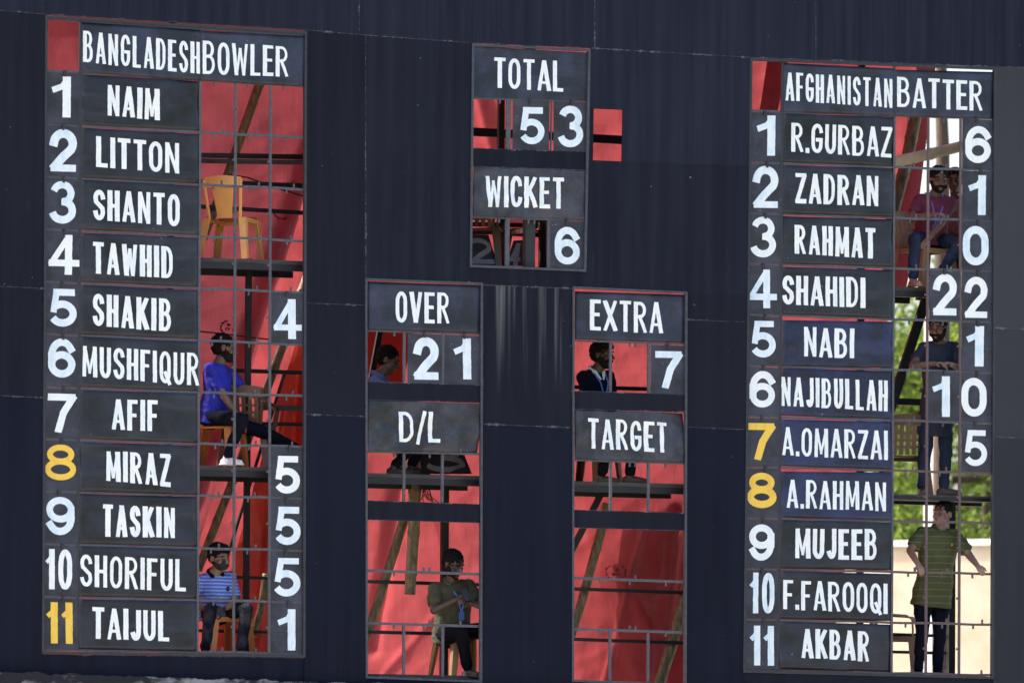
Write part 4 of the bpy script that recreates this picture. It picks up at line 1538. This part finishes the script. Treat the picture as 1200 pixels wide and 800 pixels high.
def person(label, hip, neck, head, face=(0, 0, 0), body=0.0, hands=((0, 0, 0), (0, 0, 0)), elbows=None, feet=None, knees=None,
           skin_c=(0.15, 0.082, 0.055), shirt=None, trousers=None, shoe=None, sleeve=.62, collar=None, lanyard=None, hair='short',
           beard=0, mask=None, foot_dir=None, curl=0.8, gloves=None, size=1.0, extras=None, build=1.0, hem=.10, palm=None, hat=None, hs=1.17, straight=False):
    rnd = random.Random(label)
    H, N, Hd = pix(*hip), pix(*neck), pix(*head)
    yw = R(body)
    fwd = Vector((math.sin(yw), -math.cos(yw), 0))
    up = (N - H).normalized()
    lat = Vector((math.cos(yw), math.sin(yw), 0))
    lat = (lat - up * lat.dot(up)).normalized()
    fw = up.cross(lat) * -1
    if fw.dot(fwd) < 0: fw = -fw
    base = Vector((H.x, H.y, min(pix(*f).z for f in feet)))
    root = empty('person', base, label, 'person')
    B = build
    s = size
    # --- torso
    tl = (N - H).length
    prof = [(-.26, .176, .132, 0), (-.16, .174, .130, 0), (0, .168, .122, 0), (.2, .155, .115, .012), (.4, .152, .112, .018), (.6, .165, .116, .012), (.78, .172, .112, 0), (.9, .160, .092, -.008), (.97, .105, .07, -.012), (1.02, .062, .06, -.008)]

    def loft(mb, k, t0=-.2, t1=2, extra=0.0):
        rings = []
        for t, w_, d_, o_ in prof:
            if t < t0 or t > t1: continue
            c = H + up * (tl * t) + fw * o_
            rings.append([c + lat * (math.cos(2 * math.pi * i / 20) * (w_ * B * k + extra)) * s + fw * (math.sin(2 * math.pi * i / 20) * (d_ * B * k + extra)) * s for i in range(20)])
        vs = [p for r_ in rings for p in r_]
        fs = []
        for j in range(len(rings) - 1):
            for i in range(20):
                fs.append((j * 20 + i, j * 20 + (i + 1) % 20, (j + 1) * 20 + (i + 1) % 20, (j + 1) * 20 + i))
        fs.append(tuple(reversed(range(20))))
        fs.append(tuple((len(rings) - 1) * 20 + i for i in range(20)))
        mb.add(vs, fs)
    sh = {}
    el_ = {}
    wr = {}
    body_mb = MB()
    loft(body_mb, .93)
    body_mb.cap(N - up * .03, Hd - up * .06, .066 * s, .060 * s)
    for sd in (-1, 1):
        body_mb.cap(N + lat * sd * .10 * s - up * .07, N + lat * sd * .02 + up * .005, .03 * s, .05 * s, 8)
    for i, sd in enumerate((-1, 1)):
        S = N + lat * sd * .172 * s * B - up * .066
        sh[sd] = S
        if hands[i] is None: continue
        W_ = pix(*hands[i])
        hint = Vector(elbows[i]) if elbows and elbows[i] else (lat * sd * .6 - up * .8 - fw * .3)
        e = ik(S, W_, .285 * s, .255 * s, hint)
        el_[sd], wr[sd] = e, W_
        body_mb.cap(S, e, .052 * s * B, .040 * s)
        body_mb.cap(e, W_, .042 * s, .027 * s)
        dd = (W_ - e).normalized()
        pn = Vector(palm[i]) if palm and palm[i] else (fw * -.5 - up * .6)
        hd_dir = dd
        if not gloves:
            hand(body_mb, W_, hd_dir, pn, -sd, curl, s)
    # --- head
    gh = s * hs
    fy, fp, ft = R(face[0]), R(face[1]), R(face[2])
    HM = Matrix.Rotation(fy, 3, 'Z') @ Matrix.Rotation(fp, 3, 'X') @ Matrix.Rotation(ft, 3, 'Y')

    def hp(x, y, z):            # local: x = head's image-right when facing us, y forward, z up
        return Hd + HM @ Vector((x, -y, z)) * (s * hs)
    hm = body_mb
    hm.ell(hp(0, -.012, .03), .074 * gh, .094 * gh, .088 * gh, HM)
    hm.ell(hp(0, .022, -.045), .056 * gh, .066 * gh, .066 * gh, HM)
    hm.ell(hp(0, .066, -.092), .024 * gh, .022 * gh, .020 * gh, HM)
    hm.cap(hp(0, .088, .012), hp(0, .108, -.026), .009 * gh, .0155 * gh, 10)
    for sx in (-1, 1):
        hm.cap(hp(sx * .012, .085, .028), hp(sx * .042, .074, .030), .011 * gh, .009 * gh, 8)
        hm.ell(hp(sx * .042, .060, -.022), .022 * gh, .020 * gh, .02 * gh, HM)
        hm.ell(hp(sx * .077, -.010, -.004), .010 * gh, .020 * gh, .032 * gh, HM)
        hm.ell(hp(sx * .012, .098, -.030), .010 * gh, .010 * gh, .008 * gh, HM)
    hm.ell(hp(0, .078, -.060), .024 * gh, .014 * gh, .010 * gh, HM)
    hm.ell(hp(0, .075, -.072), .021 * gh, .014 * gh, .009 * gh, HM)
    # --- legs
    hj, kn, an = {}, {}, {}
    for i, sd in enumerate((-1, 1)):
        J = H + lat * sd * .088 * s * B - up * .03
        A = pix(*feet[i]) + Vector((0, 0, .085 * s))
        hint = Vector(knees[i]) if knees and knees[i] else fwd
        q_ = (A - J).length / .84 * 1.004 if straight else s
        K = ik(J, A, .43 * q_, .41 * q_, hint)
        hj[sd], kn[sd], an[sd] = J, K, A
        body_mb.cap(J, K, .070 * s, .050 * s)
        body_mb.cap(K, A, .050 * s, .036 * s)
    bm_ = remesh(body_mb, .0085 * s, 2)
    bm_.build('body', skin(skin_c), root, smooth=True)
    # --- clothes
    sm_ = MB()
    loft(sm_, 1.0, -hem - .07, .99, .018)
    for sd in (-1, 1):
        if sd not in el_:
            continue
        S, e, W_ = sh[sd], el_[sd], wr[sd]
        sm_.ell(S + up * .004, .062 * s * B, .062 * s * B, .058 * s * B)
        sm_.cap(N + lat * sd * .07 * s - up * .035, S, .045 * s, .056 * s * B)
        if sleeve <= 1:
            q = S.lerp(e, sleeve)
            sm_.cap(S, S.lerp(e, max(.1, sleeve - .12)), .061 * s * B, .059 * s * B)
            sm_.tube([S.lerp(e, .3), q], [.061 * s * B, .064 * s * B], 14)
        else:
            sm_.cap(S, e, .068 * s * B, .054 * s)
            sm_.cap(e, e.lerp(W_, sleeve - 1), .054 * s, .042 * s)
    sb = remesh(sm_, .0095 * s, 1, .015, 6.5, rnd.uniform(0, 50))
    so = sb.build('shirt', shirt, root, smooth=True)
    tm_ = MB()
    tm_.ell(H - up * .03 + fw * -.01, .165 * s * B, .122 * s * B, .125 * s, Matrix((lat, fw, up)).transposed())
    for sd in (-1, 1):
        tm_.cap(hj[sd], kn[sd], .090 * s * B, .066 * s)
        tm_.cap(kn[sd], kn[sd].lerp(an[sd], .93), .066 * s, .054 * s)
    tb = remesh(tm_, .010 * s, 2, .011, 8, rnd.uniform(0, 50))
    tb.build('trousers', trousers, root, smooth=True)
    for i, sd in enumerate((-1, 1)):
        A = an[sd]
        fd = R(foot_dir[i]) if foot_dir else yw
        f = Vector((math.sin(fd), -math.cos(fd), 0))
        g = A - Vector((0, 0, .085 * s))
        fm = MB()
        z = Vector((0, 0, 1))
        fm.cap(g - f * .045 * s + z * .035, g + f * .06 * s + z * .036, .036 * s, .040 * s)
        fm.cap(g + f * .06 * s + z * .034, g + f * .165 * s + z * .026, .040 * s, .026 * s)
        fm.cap(g + z * .04 - f * .02, g + z * .085, .036 * s, .038 * s)
        sd_ = f.cross(z)
        fm.obox(g + f * .055 * s + z * .008, f * .135 * s, sd_ * .040 * s, z * .008)
        fb = remesh(fm, .007 * s, 2)
        fb.build('shoe', (shoe[i] if isinstance(shoe, (tuple, list)) else shoe), root, smooth=True)
    # --- hair, beard, mask, eyes
    if hair:
        hb = MB()
        hb.ell(hp(0, -.024, .043), .083 * gh, .100 * gh, .088 * gh, HM, 20, 14)
        hb.ell(hp(0, -.045, .005), .078 * gh, .072 * gh, .070 * gh, HM, 16, 10)
        if hair == 'full':
            hb.ell(hp(.0, .03, .085), .066 * gh, .058 * gh, .045 * gh, HM)
            hb.ell(hp(.025, .055, .072), .04 * gh, .035 * gh, .03 * gh, HM)
        if hair == 'receding':
            hb.v = [v for v in hb.v]
        ho = remesh(hb, .006 * gh, 0, .010, 48, rnd.uniform(0, 50))
        ho.build('hair', HAIR, root, smooth=True)
    if beard:
        bb = MB()
        bb.ell(hp(0, .016, -.056), .061 * gh, .070 * gh * (1 + .06 * beard), (.058 + .008 * beard) * gh, HM)
        bb.ell(hp(0, .066, -.098), .030 * gh, .028 * gh, .024 * gh * beard, HM)
        for sx in (-1, 1):
            bb.cap(hp(sx * .008, .098, -.048), hp(sx * .03, .084, -.058), .008 * gh, .007 * gh, 8)
            bb.cap(hp(sx * .068, .0, -.01), hp(sx * .058, .03, -.055), .014 * gh, .018 * gh, 8)
        bo = remesh(bb, .006 * gh, 1, .003, 60, 3)
        bo.build('beard', BEARD, root, smooth=True)
    if mask:
        kb = MB()
        kb.ell(hp(0, .026, -.052), .064 * gh, .082 * gh, .058 * gh, HM)
        kb.ell(hp(0, .08, -.03), .03 * gh, .036 * gh, .03 * gh, HM)
        ko = remesh(kb, .006 * gh, 2)
        mo = ko.build('face_mask', mask, root, smooth=True)
        for sx in (-1, 1):
            lb = MB()
            lb.tube([hp(sx * .06, .05, -.03), hp(sx * .078, .01, -.01), hp(sx * .082, -.02, .0)], .003, 5)
            lb.build('ear_loop', EYEW, mo)
    for sx in (-1, 1):
        eb = MB()
        eb.mi = 0
        eb.ell(hp(sx * .031, .0775, .004), .0140 * gh, .009 * gh, .0055 * gh, HM, 12, 8)
        eb.mi = 1
        eb.ell(hp(sx * .031, .0835, .004), .0062 * gh, .0052 * gh, .0062 * gh, HM, 10, 6)
        eb.build('eye', [EYEW, EYEB], root, smooth=True)
        wb = MB()
        wb.cap(hp(sx * .016, .091, .028), hp(sx * .034, .087, .034), .0042 * gh, .0040 * gh, 8)
        wb.cap(hp(sx * .034, .090, .033), hp(sx * .050, .076, .027), .0048 * gh, .003 * gh, 8)
        wb.build('eyebrow', HAIR, root, smooth=True)
    if collar:
        cb = MB()
        for sx in (-1, 1):
            p0 = N + lat * sx * .058 * s - fw * .03 + up * .02
            p1 = N + lat * sx * .055 * s + fw * .05 - up * .02
            p2 = N + lat * sx * .02 * s + fw * .095 - up * .085
            pb = N - fw * .065 + up * .03
            for q0, q1, r0, r1 in ((pb, p0, .016, .017), (p0, p1, .017, .018), (p1, p2, .020, .012)):
                cb.cap(q0, q1, r0 * s * 1.45, r1 * s * 1.45, 8)
        cr = remesh(cb, .007, 1)
        cr.build('collar', collar, root, smooth=True)
    if lanyard:
        lb = MB()
        ch = N + fw * .15 * s * B - up * (.28)
        for sx in (-1, 1):
            pts = [N + lat * sx * .06 - fw * .02 + up * .03, N + lat * sx * .07 + fw * .07 - up * .03, N + lat * sx * .05 + fw * .14 * B - up * .12, ch + lat * sx * .006]
            for a_, b_ in zip(pts, pts[1:]):
                lb.cap(a_, b_, .008, .008, 6)
        lb.obox(ch - up * .05, lat * .03, fw * .004, up * .045)
        lb.build('lanyard', lanyard, root, smooth=False)
    if gloves:
        gb = MB()
        for i, sd in enumerate((-1, 1)):
            if sd in wr:
                e, W_ = el_[sd], wr[sd]
                hand(gb, W_, (W_ - e), fw * -.4 - up * .7, -sd, curl, s * 1.1)
                gb.cap(W_ - (W_ - e).normalized() * .04, W_, .034, .032, 10)
        remesh(gb, .007, 1).build('gloves', gloves, root, smooth=True)
    if extras:
        extras(root, dict(H=H, N=N, Hd=Hd, up=up, lat=lat, fw=fw, wr=wr, kn=kn, hp=hp, s=s))
    return root


def stripe_mat(name, col, col2, scale, thr, rough=0.75):
    m = mat(name, col, rough, 0.2, 12, 0.2, 120)
    n, l, b = nd(m)
    old = b.inputs['Base Color'].links[0].from_socket
    tc = n.new("ShaderNodeTexCoord")
    wv = n.new("ShaderNodeTexWave")
    wv.wave_type = 'BANDS'
    wv.bands_direction = 'Z'
    wv.inputs['Scale'].default_value = scale
    wv.inputs['Distortion'].default_value = 0.6
    wv.inputs['Detail'].default_value = 1
    l.new(tc.outputs['Object'], wv.inputs['Vector'])
    f = smooth_range(n, l, wv.outputs['Fac'], thr, thr + .05)
    l.new(mixcol(n, l, f, old, col2), b.inputs['Base Color'])
    return m


C_blue = mat('royal_blue_cotton', (0.012, 0.022, 0.42), 0.8, 0.3, 9, 0.3, 120)
C_stripe = stripe_mat('blue_striped_polo', (0.10, 0.17, 0.62), (0.34, 0.44, 0.85), 9, .72)
C_lightblue = mat('light_blue_cotton', (0.13, 0.19, 0.42), 0.8, 0.2, 9, 0.2, 120)
C_navy = mat('navy_cloth', (0.0055, 0.0065, 0.016), 0.9, 0.4, 9, 0.2, 120, spec=0.1)
C_dark = mat('black_trouser_cloth', (0.0045, 0.005, 0.010), 0.9, 0.4, 9, 0.2, 120, spec=0.1)
C_olive = mat('olive_cotton', (0.062, 0.060, 0.032), 0.85, 0.2, 9, 0.3, 120)
C_olstripe = stripe_mat('olive_polo_thin_yellow_stripes', (0.058, 0.066, 0.020), (0.36, 0.33, 0.09), 4.6, .975)
C_maroon = mat('maroon_cotton', (0.155, 0.018, 0.055), 0.8, 0.25, 9, 0.3, 120)
C_navyT = mat('navy_tshirt', (0.020, 0.026, 0.060), 0.85, 0.3, 9, 0.3, 120)
C_jean = mat('blue_denim', (0.030, 0.042, 0.085), 0.9, 0.6, 5, 0.3, 150, spec=0.1)
C_greyjean = mat('faded_grey_denim', (0.050, 0.053, 0.066), 0.9, 0.5, 5, 0.3, 150, col2=(0.006, 0.007, 0.014), p0=.45, p1=.72, spec=0.1)
C_white = mat('white_cloth', (0.72, 0.73, 0.76), 0.8, 0.1, 12)
C_pinkshirt = mat('faded_pink_cloth', (0.38, 0.20, 0.23), 0.85, 0.2, 8)
C_brownshoe = mat('brown_leather', (0.060, 0.032, 0.024), 0.5, 0.3, 14)
C_blackshoe = mat('black_sandal', (0.016, 0.016, 0.022), 0.6, 0.3, 14)
C_greyglove = mat('dark_grey_cloth', (0.025, 0.028, 0.036), 0.85, 0.2, 12)
C_mask = mat('black_mask_cloth', (0.016, 0.017, 0.022), 0.8, 0.2, 14, 0.2, 90)
C_lany = mat('blue_ribbon', (0.10, 0.20, 0.62), 0.6, 0.2, 14)
C_phone = mat('black_phone', (0.012, 0.012, 0.014), 0.25, 0.1)
C_canvas = mat('white_canvas_shoe', (0.62, 0.63, 0.70), 0.8, 0.15, 12)
C_pinkshoe = mat('pinkish_shoe', (0.32, 0.17, 0.16), 0.7, 0.25, 12)

FL = Vector((0, -1, 0))
# 1 the man in the royal blue T-shirt, turned away to the right
person('man in a royal blue T-shirt sitting on an orange chair, one leg stretched out',
       (249, 486, .55), (256, 426, .50), (263, 408, .49), (72, 4, 0), 48,
       hands=((281, 491, .30), (312, 472, .62)), elbows=((-.7, -.5, -.5), (0.3, .6, -.5)),
       feet=((266, 545, .28), (356, 540, .50)), knees=((.6, -.9, .3), (.4, -.2, 1)),
       shirt=C_blue, trousers=C_navy, shoe=(C_canvas, C_canvas), sleeve=.75, beard=1, hair='short', foot_dir=(35, 60), curl=.5)


def bag(root, a):
    mb = MB()
    p = pix(250, 714, .25)
    mb.ell(p, .10, .06, .045)
    remesh(mb, .01, 2, .006, 12).build('cloth_bundle', C_greyglove, root, smooth=True)
    n_ = a['N'] + a['fw'] * .135 + a['lat'] * .075 - a['up'] * .14
    eb = MB()
    eb.ell(n_, .02, .008, .026)
    eb.build('shirt_emblem', C_greyglove, root)


# 2 the masked man
person('man in a black face mask and blue striped polo, sitting bottom left',
       (253, 716, .62), (252, 671, .50), (257, 653, .46), (22, 12, -9), 8,
       hands=((246, 713, .30), (259, 714, .30)), elbows=((-1, .2, -.5), (1, .3, -.5)),
       feet=((240, 770, .26), (282, 770, .26)), knees=((-.2, -1, .5), (.3, -1, .5)),
       shirt=C_stripe, trousers=C_greyjean, shoe=C_blackshoe, sleeve=.78, collar=C_navy, mask=C_mask, hair='full', gloves=C_greyglove,
       extras=bag, curl=.6, skin_c=(0.24, 0.14, 0.10))
# 3 the man under the OVER heading
person('man in a light blue collared shirt looking down under the OVER heading',
       (446, 500, .62), (443, 439, .58), (455, 422, .55), (62, 22, 0), 62,
       hands=((480, 470, .42), (486, 480, .66)), elbows=((.2, -.6, -.8), None),
       feet=((462, 556, .34), (482, 556, .52)), knees=((.9, -.2, .5), (.9, -.2, .5)),
       shirt=C_lightblue, trousers=C_dark, shoe=C_blackshoe, sleeve=1.6, collar=C_lightblue, hair='short', beard=0, foot_dir=(70, 84))
# 4 the man under the EXTRA heading
person('bearded man in a navy jacket with white collar and lanyard under the EXTRA heading',
       (697, 512, .62), (698, 434, .55), (706, 416, .52), (42, 2, 0), 20,
       hands=((706, 500, .33), (724, 500, .36)), elbows=None,
       feet=((704, 566, .34), (738, 566, .36)), knees=((.3, -1, .5), (.6, -1, .5)),
       shirt=C_navy, trousers=C_dark, shoe=C_brownshoe, sleeve=1.8, collar=C_white, lanyard=C_lany, hair='full', beard=1.1, foot_dir=(66, 76), build=1.02,
       skin_c=(0.075, 0.042, 0.030))


def phone(root, a):
    c = (a['wr'][-1] + a['wr'][1]) / 2 + Vector((0.02, -.05, .06))
    mb = MB()
    ax = Matrix.Rotation(R(-20), 3, 'Y') @ Matrix.Rotation(R(-35), 3, 'X')
    mb.obox(c, ax @ Vector((.037, 0, 0)), ax @ Vector((0, .005, 0)), ax @ Vector((0, 0, .075)))
    mb.v = mb.v
    o = mb.build('smartphone', C_phone)
    tag(o, 'dark smartphone held in both hands by the man in the olive shirt', 'phone')


# 5 the man with the phone
person('man in a plain olive shirt sitting with a phone in his hands',
       (529, 741, .62), (529, 681, .52), (531.5, 661, .46), (26, 26, -4), 16,
       hands=((535, 702, .26), (549, 705, .26)), elbows=((-1, .1, -.6), (1, .2, -.6)),
       feet=((548, 793, .30), (570, 793, .3)), knees=((.0, -1, .4), (.4, -1, .4)),
       shirt=C_olive, trousers=C_dark, shoe=C_blackshoe, sleeve=.72, collar=C_olive, lanyard=C_lany, hair='short', beard=.5, extras=phone, build=1.2,
       skin_c=(0.075, 0.040, 0.028))
# 6 the man in maroon
person('man in a maroon T-shirt with a blue lanyard sitting below the pale bamboo pole',
       (1090, 277, .62), (1097, 228, .50), (1100, 211, .45), (-8, 8, 0), -8,
       hands=((1093, 252, .20), (1088, 280, .26)), elbows=((-.8, -.1, -.8), (1, .1, -.5)),
       feet=((1070, 336, .28), (1100, 334, .36)), knees=((-.6, -1, .7), (.5, -1, .7)),
       shirt=C_maroon, trousers=C_jean, shoe=C_pinkshoe, sleeve=.72, lanyard=C_lany, hair='short', beard=.7, foot_dir=(0, -10), palm=((.3, -.2, -.6), None))
# 7 the man in navy
person('man in a navy T-shirt and jeans, both hands on the bar above the 10',
       (1097, 487, .45), (1101, 400, .36), (1099, 384, .31), (-40, 14, 0), -4,
       hands=((1095, 426, .07), (1114, 427, .06)), elbows=((-1, .2, -.7), (1, .2, -.7)),
       feet=((1080, 580, .42), (1106, 580, .40)), knees=((-.2, -1, .1), (.2, -1, .1)),
       shirt=C_navyT, trousers=C_jean, shoe=C_brownshoe, sleeve=.62, hair='short', beard=1, foot_dir=(-20, 66), palm=((0, 0, -1), (0, 0, -1)), curl=1.0, hem=.2, straight=True)


def logo(root, a):
    mb = MB()
    mb.ell(a['N'] + a['fw'] * .145 + a['lat'] * .08 - a['up'] * .15, .010, .006, .012)
    mb.build('shirt_emblem', PL['orange'], root)


# 8 the man in the striped olive polo
person('man in an olive polo with thin yellow stripes standing and looking left',
       (1092, 697, .50), (1101, 619, .42), (1105, 602.5, .40), (-62, -4, 0), 10,
       hands=((1076, 661, .07), (1146, 663, .06)), elbows=((-.9, .3, -.3), (.7, .2, -.8)),
       feet=((1076, 795, .42), (1098, 795, .50)), knees=((0, -1, 0), (0, -1, 0)),
       shirt=C_olstripe, trousers=C_navy, shoe=C_brownshoe, sleeve=.74, collar=C_olive, hair='short', beard=0, build=1.2, foot_dir=(-10, 25), curl=1.1,
       skin_c=(0.23, 0.13, 0.09), palm=((.2, 0, -1), (.3, 0, -1)), hem=.13, extras=logo, straight=True)
# 9 a face behind the man in maroon
person('man in a faded pink shirt partly hidden behind the shoulder of the man in maroon',
       (1121, 283, 1.05), (1121, 232, 1.0), (1119, 212, .98), (-30, 5, 0), -20,
       hands=((1124, 275, .85), (1138, 275, .85)), elbows=None,
       feet=((1118, 336, .8), (1132, 336, .8)), knees=((0, -1, .4), (0, -1, .4)),
       shirt=C_pinkshirt, trousers=C_dark, shoe=C_blackshoe, sleeve=.7, hair='short', beard=0, size=.95)
PZ['E1b'] = platform(1100, 337, 1186, 337, .62, 1.2)

# ------------------------------------------------------------------ behind the board: wall, post, trees
def far(px, py, d):
    return pix(px, py, d)


# cream wall standing obliquely behind the right end
c0 = pix(1100, 640, 12.0)
dirw = Vector((0.72, -0.69, 0)).normalized()
mb = MB()
nrm = Vector((dirw.y, -dirw.x, 0))
if nrm.y > 0: nrm = -nrm
topz = c0.z
for s0, s1 in ((-9, 9),):
    a_, b_ = c0 + dirw * s0, c0 + dirw * s1
    c = (a_ + b_) / 2
    mb.obox(Vector((c.x, c.y, topz / 2)), (b_ - a_) / 2, nrm * .12, Vector((0, 0, topz / 2)))
wl = mb.build('plaster_wall', M['cream'])
tag(wl, 'tall cream plaster wall with faint stains behind the right end of the board', 'wall')
mb = MB()
a_, b_ = c0 + dirw * -9, c0 + dirw * 9
c = (a_ + b_) / 2
mb.obox(Vector((c.x, c.y, topz + .035)), (b_ - a_) / 2 * 1.003, nrm * .17, Vector((0, 0, .035)))
mb.build('coping', M['white_wall'], wl)

p = pix(1091, 700, 10.5)
mb = MB()
zt_ = pix(1091, 372, 10.5).z
ca, cb_ = Vector((.8, -.6, 0)), Vector((.6, .8, 0))
mb.obox(Vector((p.x, p.y, zt_ / 2)), ca * .075, cb_ * .075, Vector((0, 0, zt_ / 2)))
mb.obox(Vector((p.x, p.y, zt_ + .04)), ca * .11, cb_ * .11, Vector((0, 0, .04)))
tag(mb.build('white_pillar', M['white_wall']), 'slim white pillar seen between the legs of the man in navy', 'pillar')


def tree(base, h, crown_r, nleaf, leafm, label, seed, size=.11, trunk_r=.16, low=.35):
    rnd = random.Random(seed)
    root = empty('tree', base, label, 'tree', 'trees behind the board')
    base = Vector(base)
    tb = MB()
    top = base + Vector((rnd.uniform(-.4, .4), rnd.uniform(-.3, .3), h * .8))
    pts = [base.lerp(top, t) + Vector((.12 * math.sin(t * 7 + seed), .1 * math.cos(t * 5), 0)) for t in (0, .15, .3, .45, .6, .75, .9, 1)]
    tb.tube(pts, [trunk_r * k for k in (1.3, 1.05, .95, .85, .7, .5, .35, .2)], 12)
    cl = []
    for i in range(16):
        t = rnd.uniform(low, 1)
        st = base.lerp(top, t)
        an = rnd.uniform(0, 6.28)
        L = crown_r * rnd.uniform(.5, 1.0) * (1.1 - .5 * t)
        en = st + Vector((math.cos(an) * L, math.sin(an) * L, L * rnd.uniform(.1, .7)))
        mid = st.lerp(en, .5) + Vector((0, 0, -.08 * L))
        tb.tube([st, mid, en], [trunk_r * .35, trunk_r * .22, trunk_r * .08], 7)
        for k in range(4):
            cl.append(st.lerp(en, rnd.uniform(.35, 1.1)) + Vector((rnd.gauss(0, .3), rnd.gauss(0, .3), rnd.gauss(0, .3))))
    tb.build('trunk', M['bark'], root, smooth=True)
    lb = MB()
    for i in range(nleaf):
        c = rnd.choice(cl)
        p = c + Vector((rnd.gauss(0, 1), rnd.gauss(0, 1), rnd.gauss(0, .75))) * .42
        a = Vector((rnd.gauss(0, 1), rnd.gauss(0, 1), rnd.gauss(-.25, .7))).normalized()
        b = a.cross(Vector((rnd.gauss(0, 1), rnd.gauss(0, 1), rnd.gauss(0, 1)))).normalized()
        s_ = size * rnd.uniform(.6, 1.25)
        lb.add([p, p + a * s_ * .5 + b * s_ * .24, p + a * s_, p + a * s_ * .5 - b * s_ * .24], [(0, 1, 2, 3)])
    lb.build('crown', M[leafm], root)
    return root


def gp(px, d):
    q = pix(px, 500, d)
    return (q.x, q.y, 0)


tree(gp(1120, 15.5), 11.5, 3.4, 15000, 'leaf_b', 'bushy yellow green tree close behind the cream wall', 11, .12)
tree(gp(1165, 19), 11.2, 3.6, 15000, 'leaf_a', 'mid green tree further right behind the cream wall', 12, .12)
tree(gp(1065, 22), 12.2, 3.8, 15000, 'leaf_b', 'taller yellow green tree behind the white pillar', 13, .13)
tree(gp(1105, 30), 12.0, 4.5, 14000, 'leaf_a', 'dark green tree farthest behind the board', 14, .15)

# bare trunk rising behind the man in maroon
b0 = pix(1104, 240, 8)
t0 = pix(1103, 60, 8)
root = empty('tree', (b0.x, b0.y, 0), 'bare dark trunk rising against the white sky above the man in maroon', 'tree')
mb = MB()
pts = [Vector((b0.x - .1, b0.y, 0)), Vector((b0.x, b0.y, b0.z * .5)), b0, pix(1105, 175, 8), pix(1103.5, 140, 8), t0, pix(1101, -60, 8)]
mb.tube(pts, [.13, .10, .085, .075, .07, .06, .045], 12)
mb.build('trunk', M['bark'], root, smooth=True)
rnd = random.Random(5)
lb = MB()
for i in range(5000):
    c = pix(1101, -60, 8) + Vector((rnd.gauss(0, 1.0), rnd.gauss(0, 1.0), rnd.gauss(1.3, .7)))
    a = Vector((rnd.gauss(0, 1), rnd.gauss(0, 1), rnd.gauss(0, 1))).normalized()
    b = a.orthogonal().normalized()
    lb.add([c, c + a * .05 + b * .03, c + a * .11, c + a * .05 - b * .03], [(0, 1, 2, 3)])
lb.build('crown', M['leaf_a'], root)
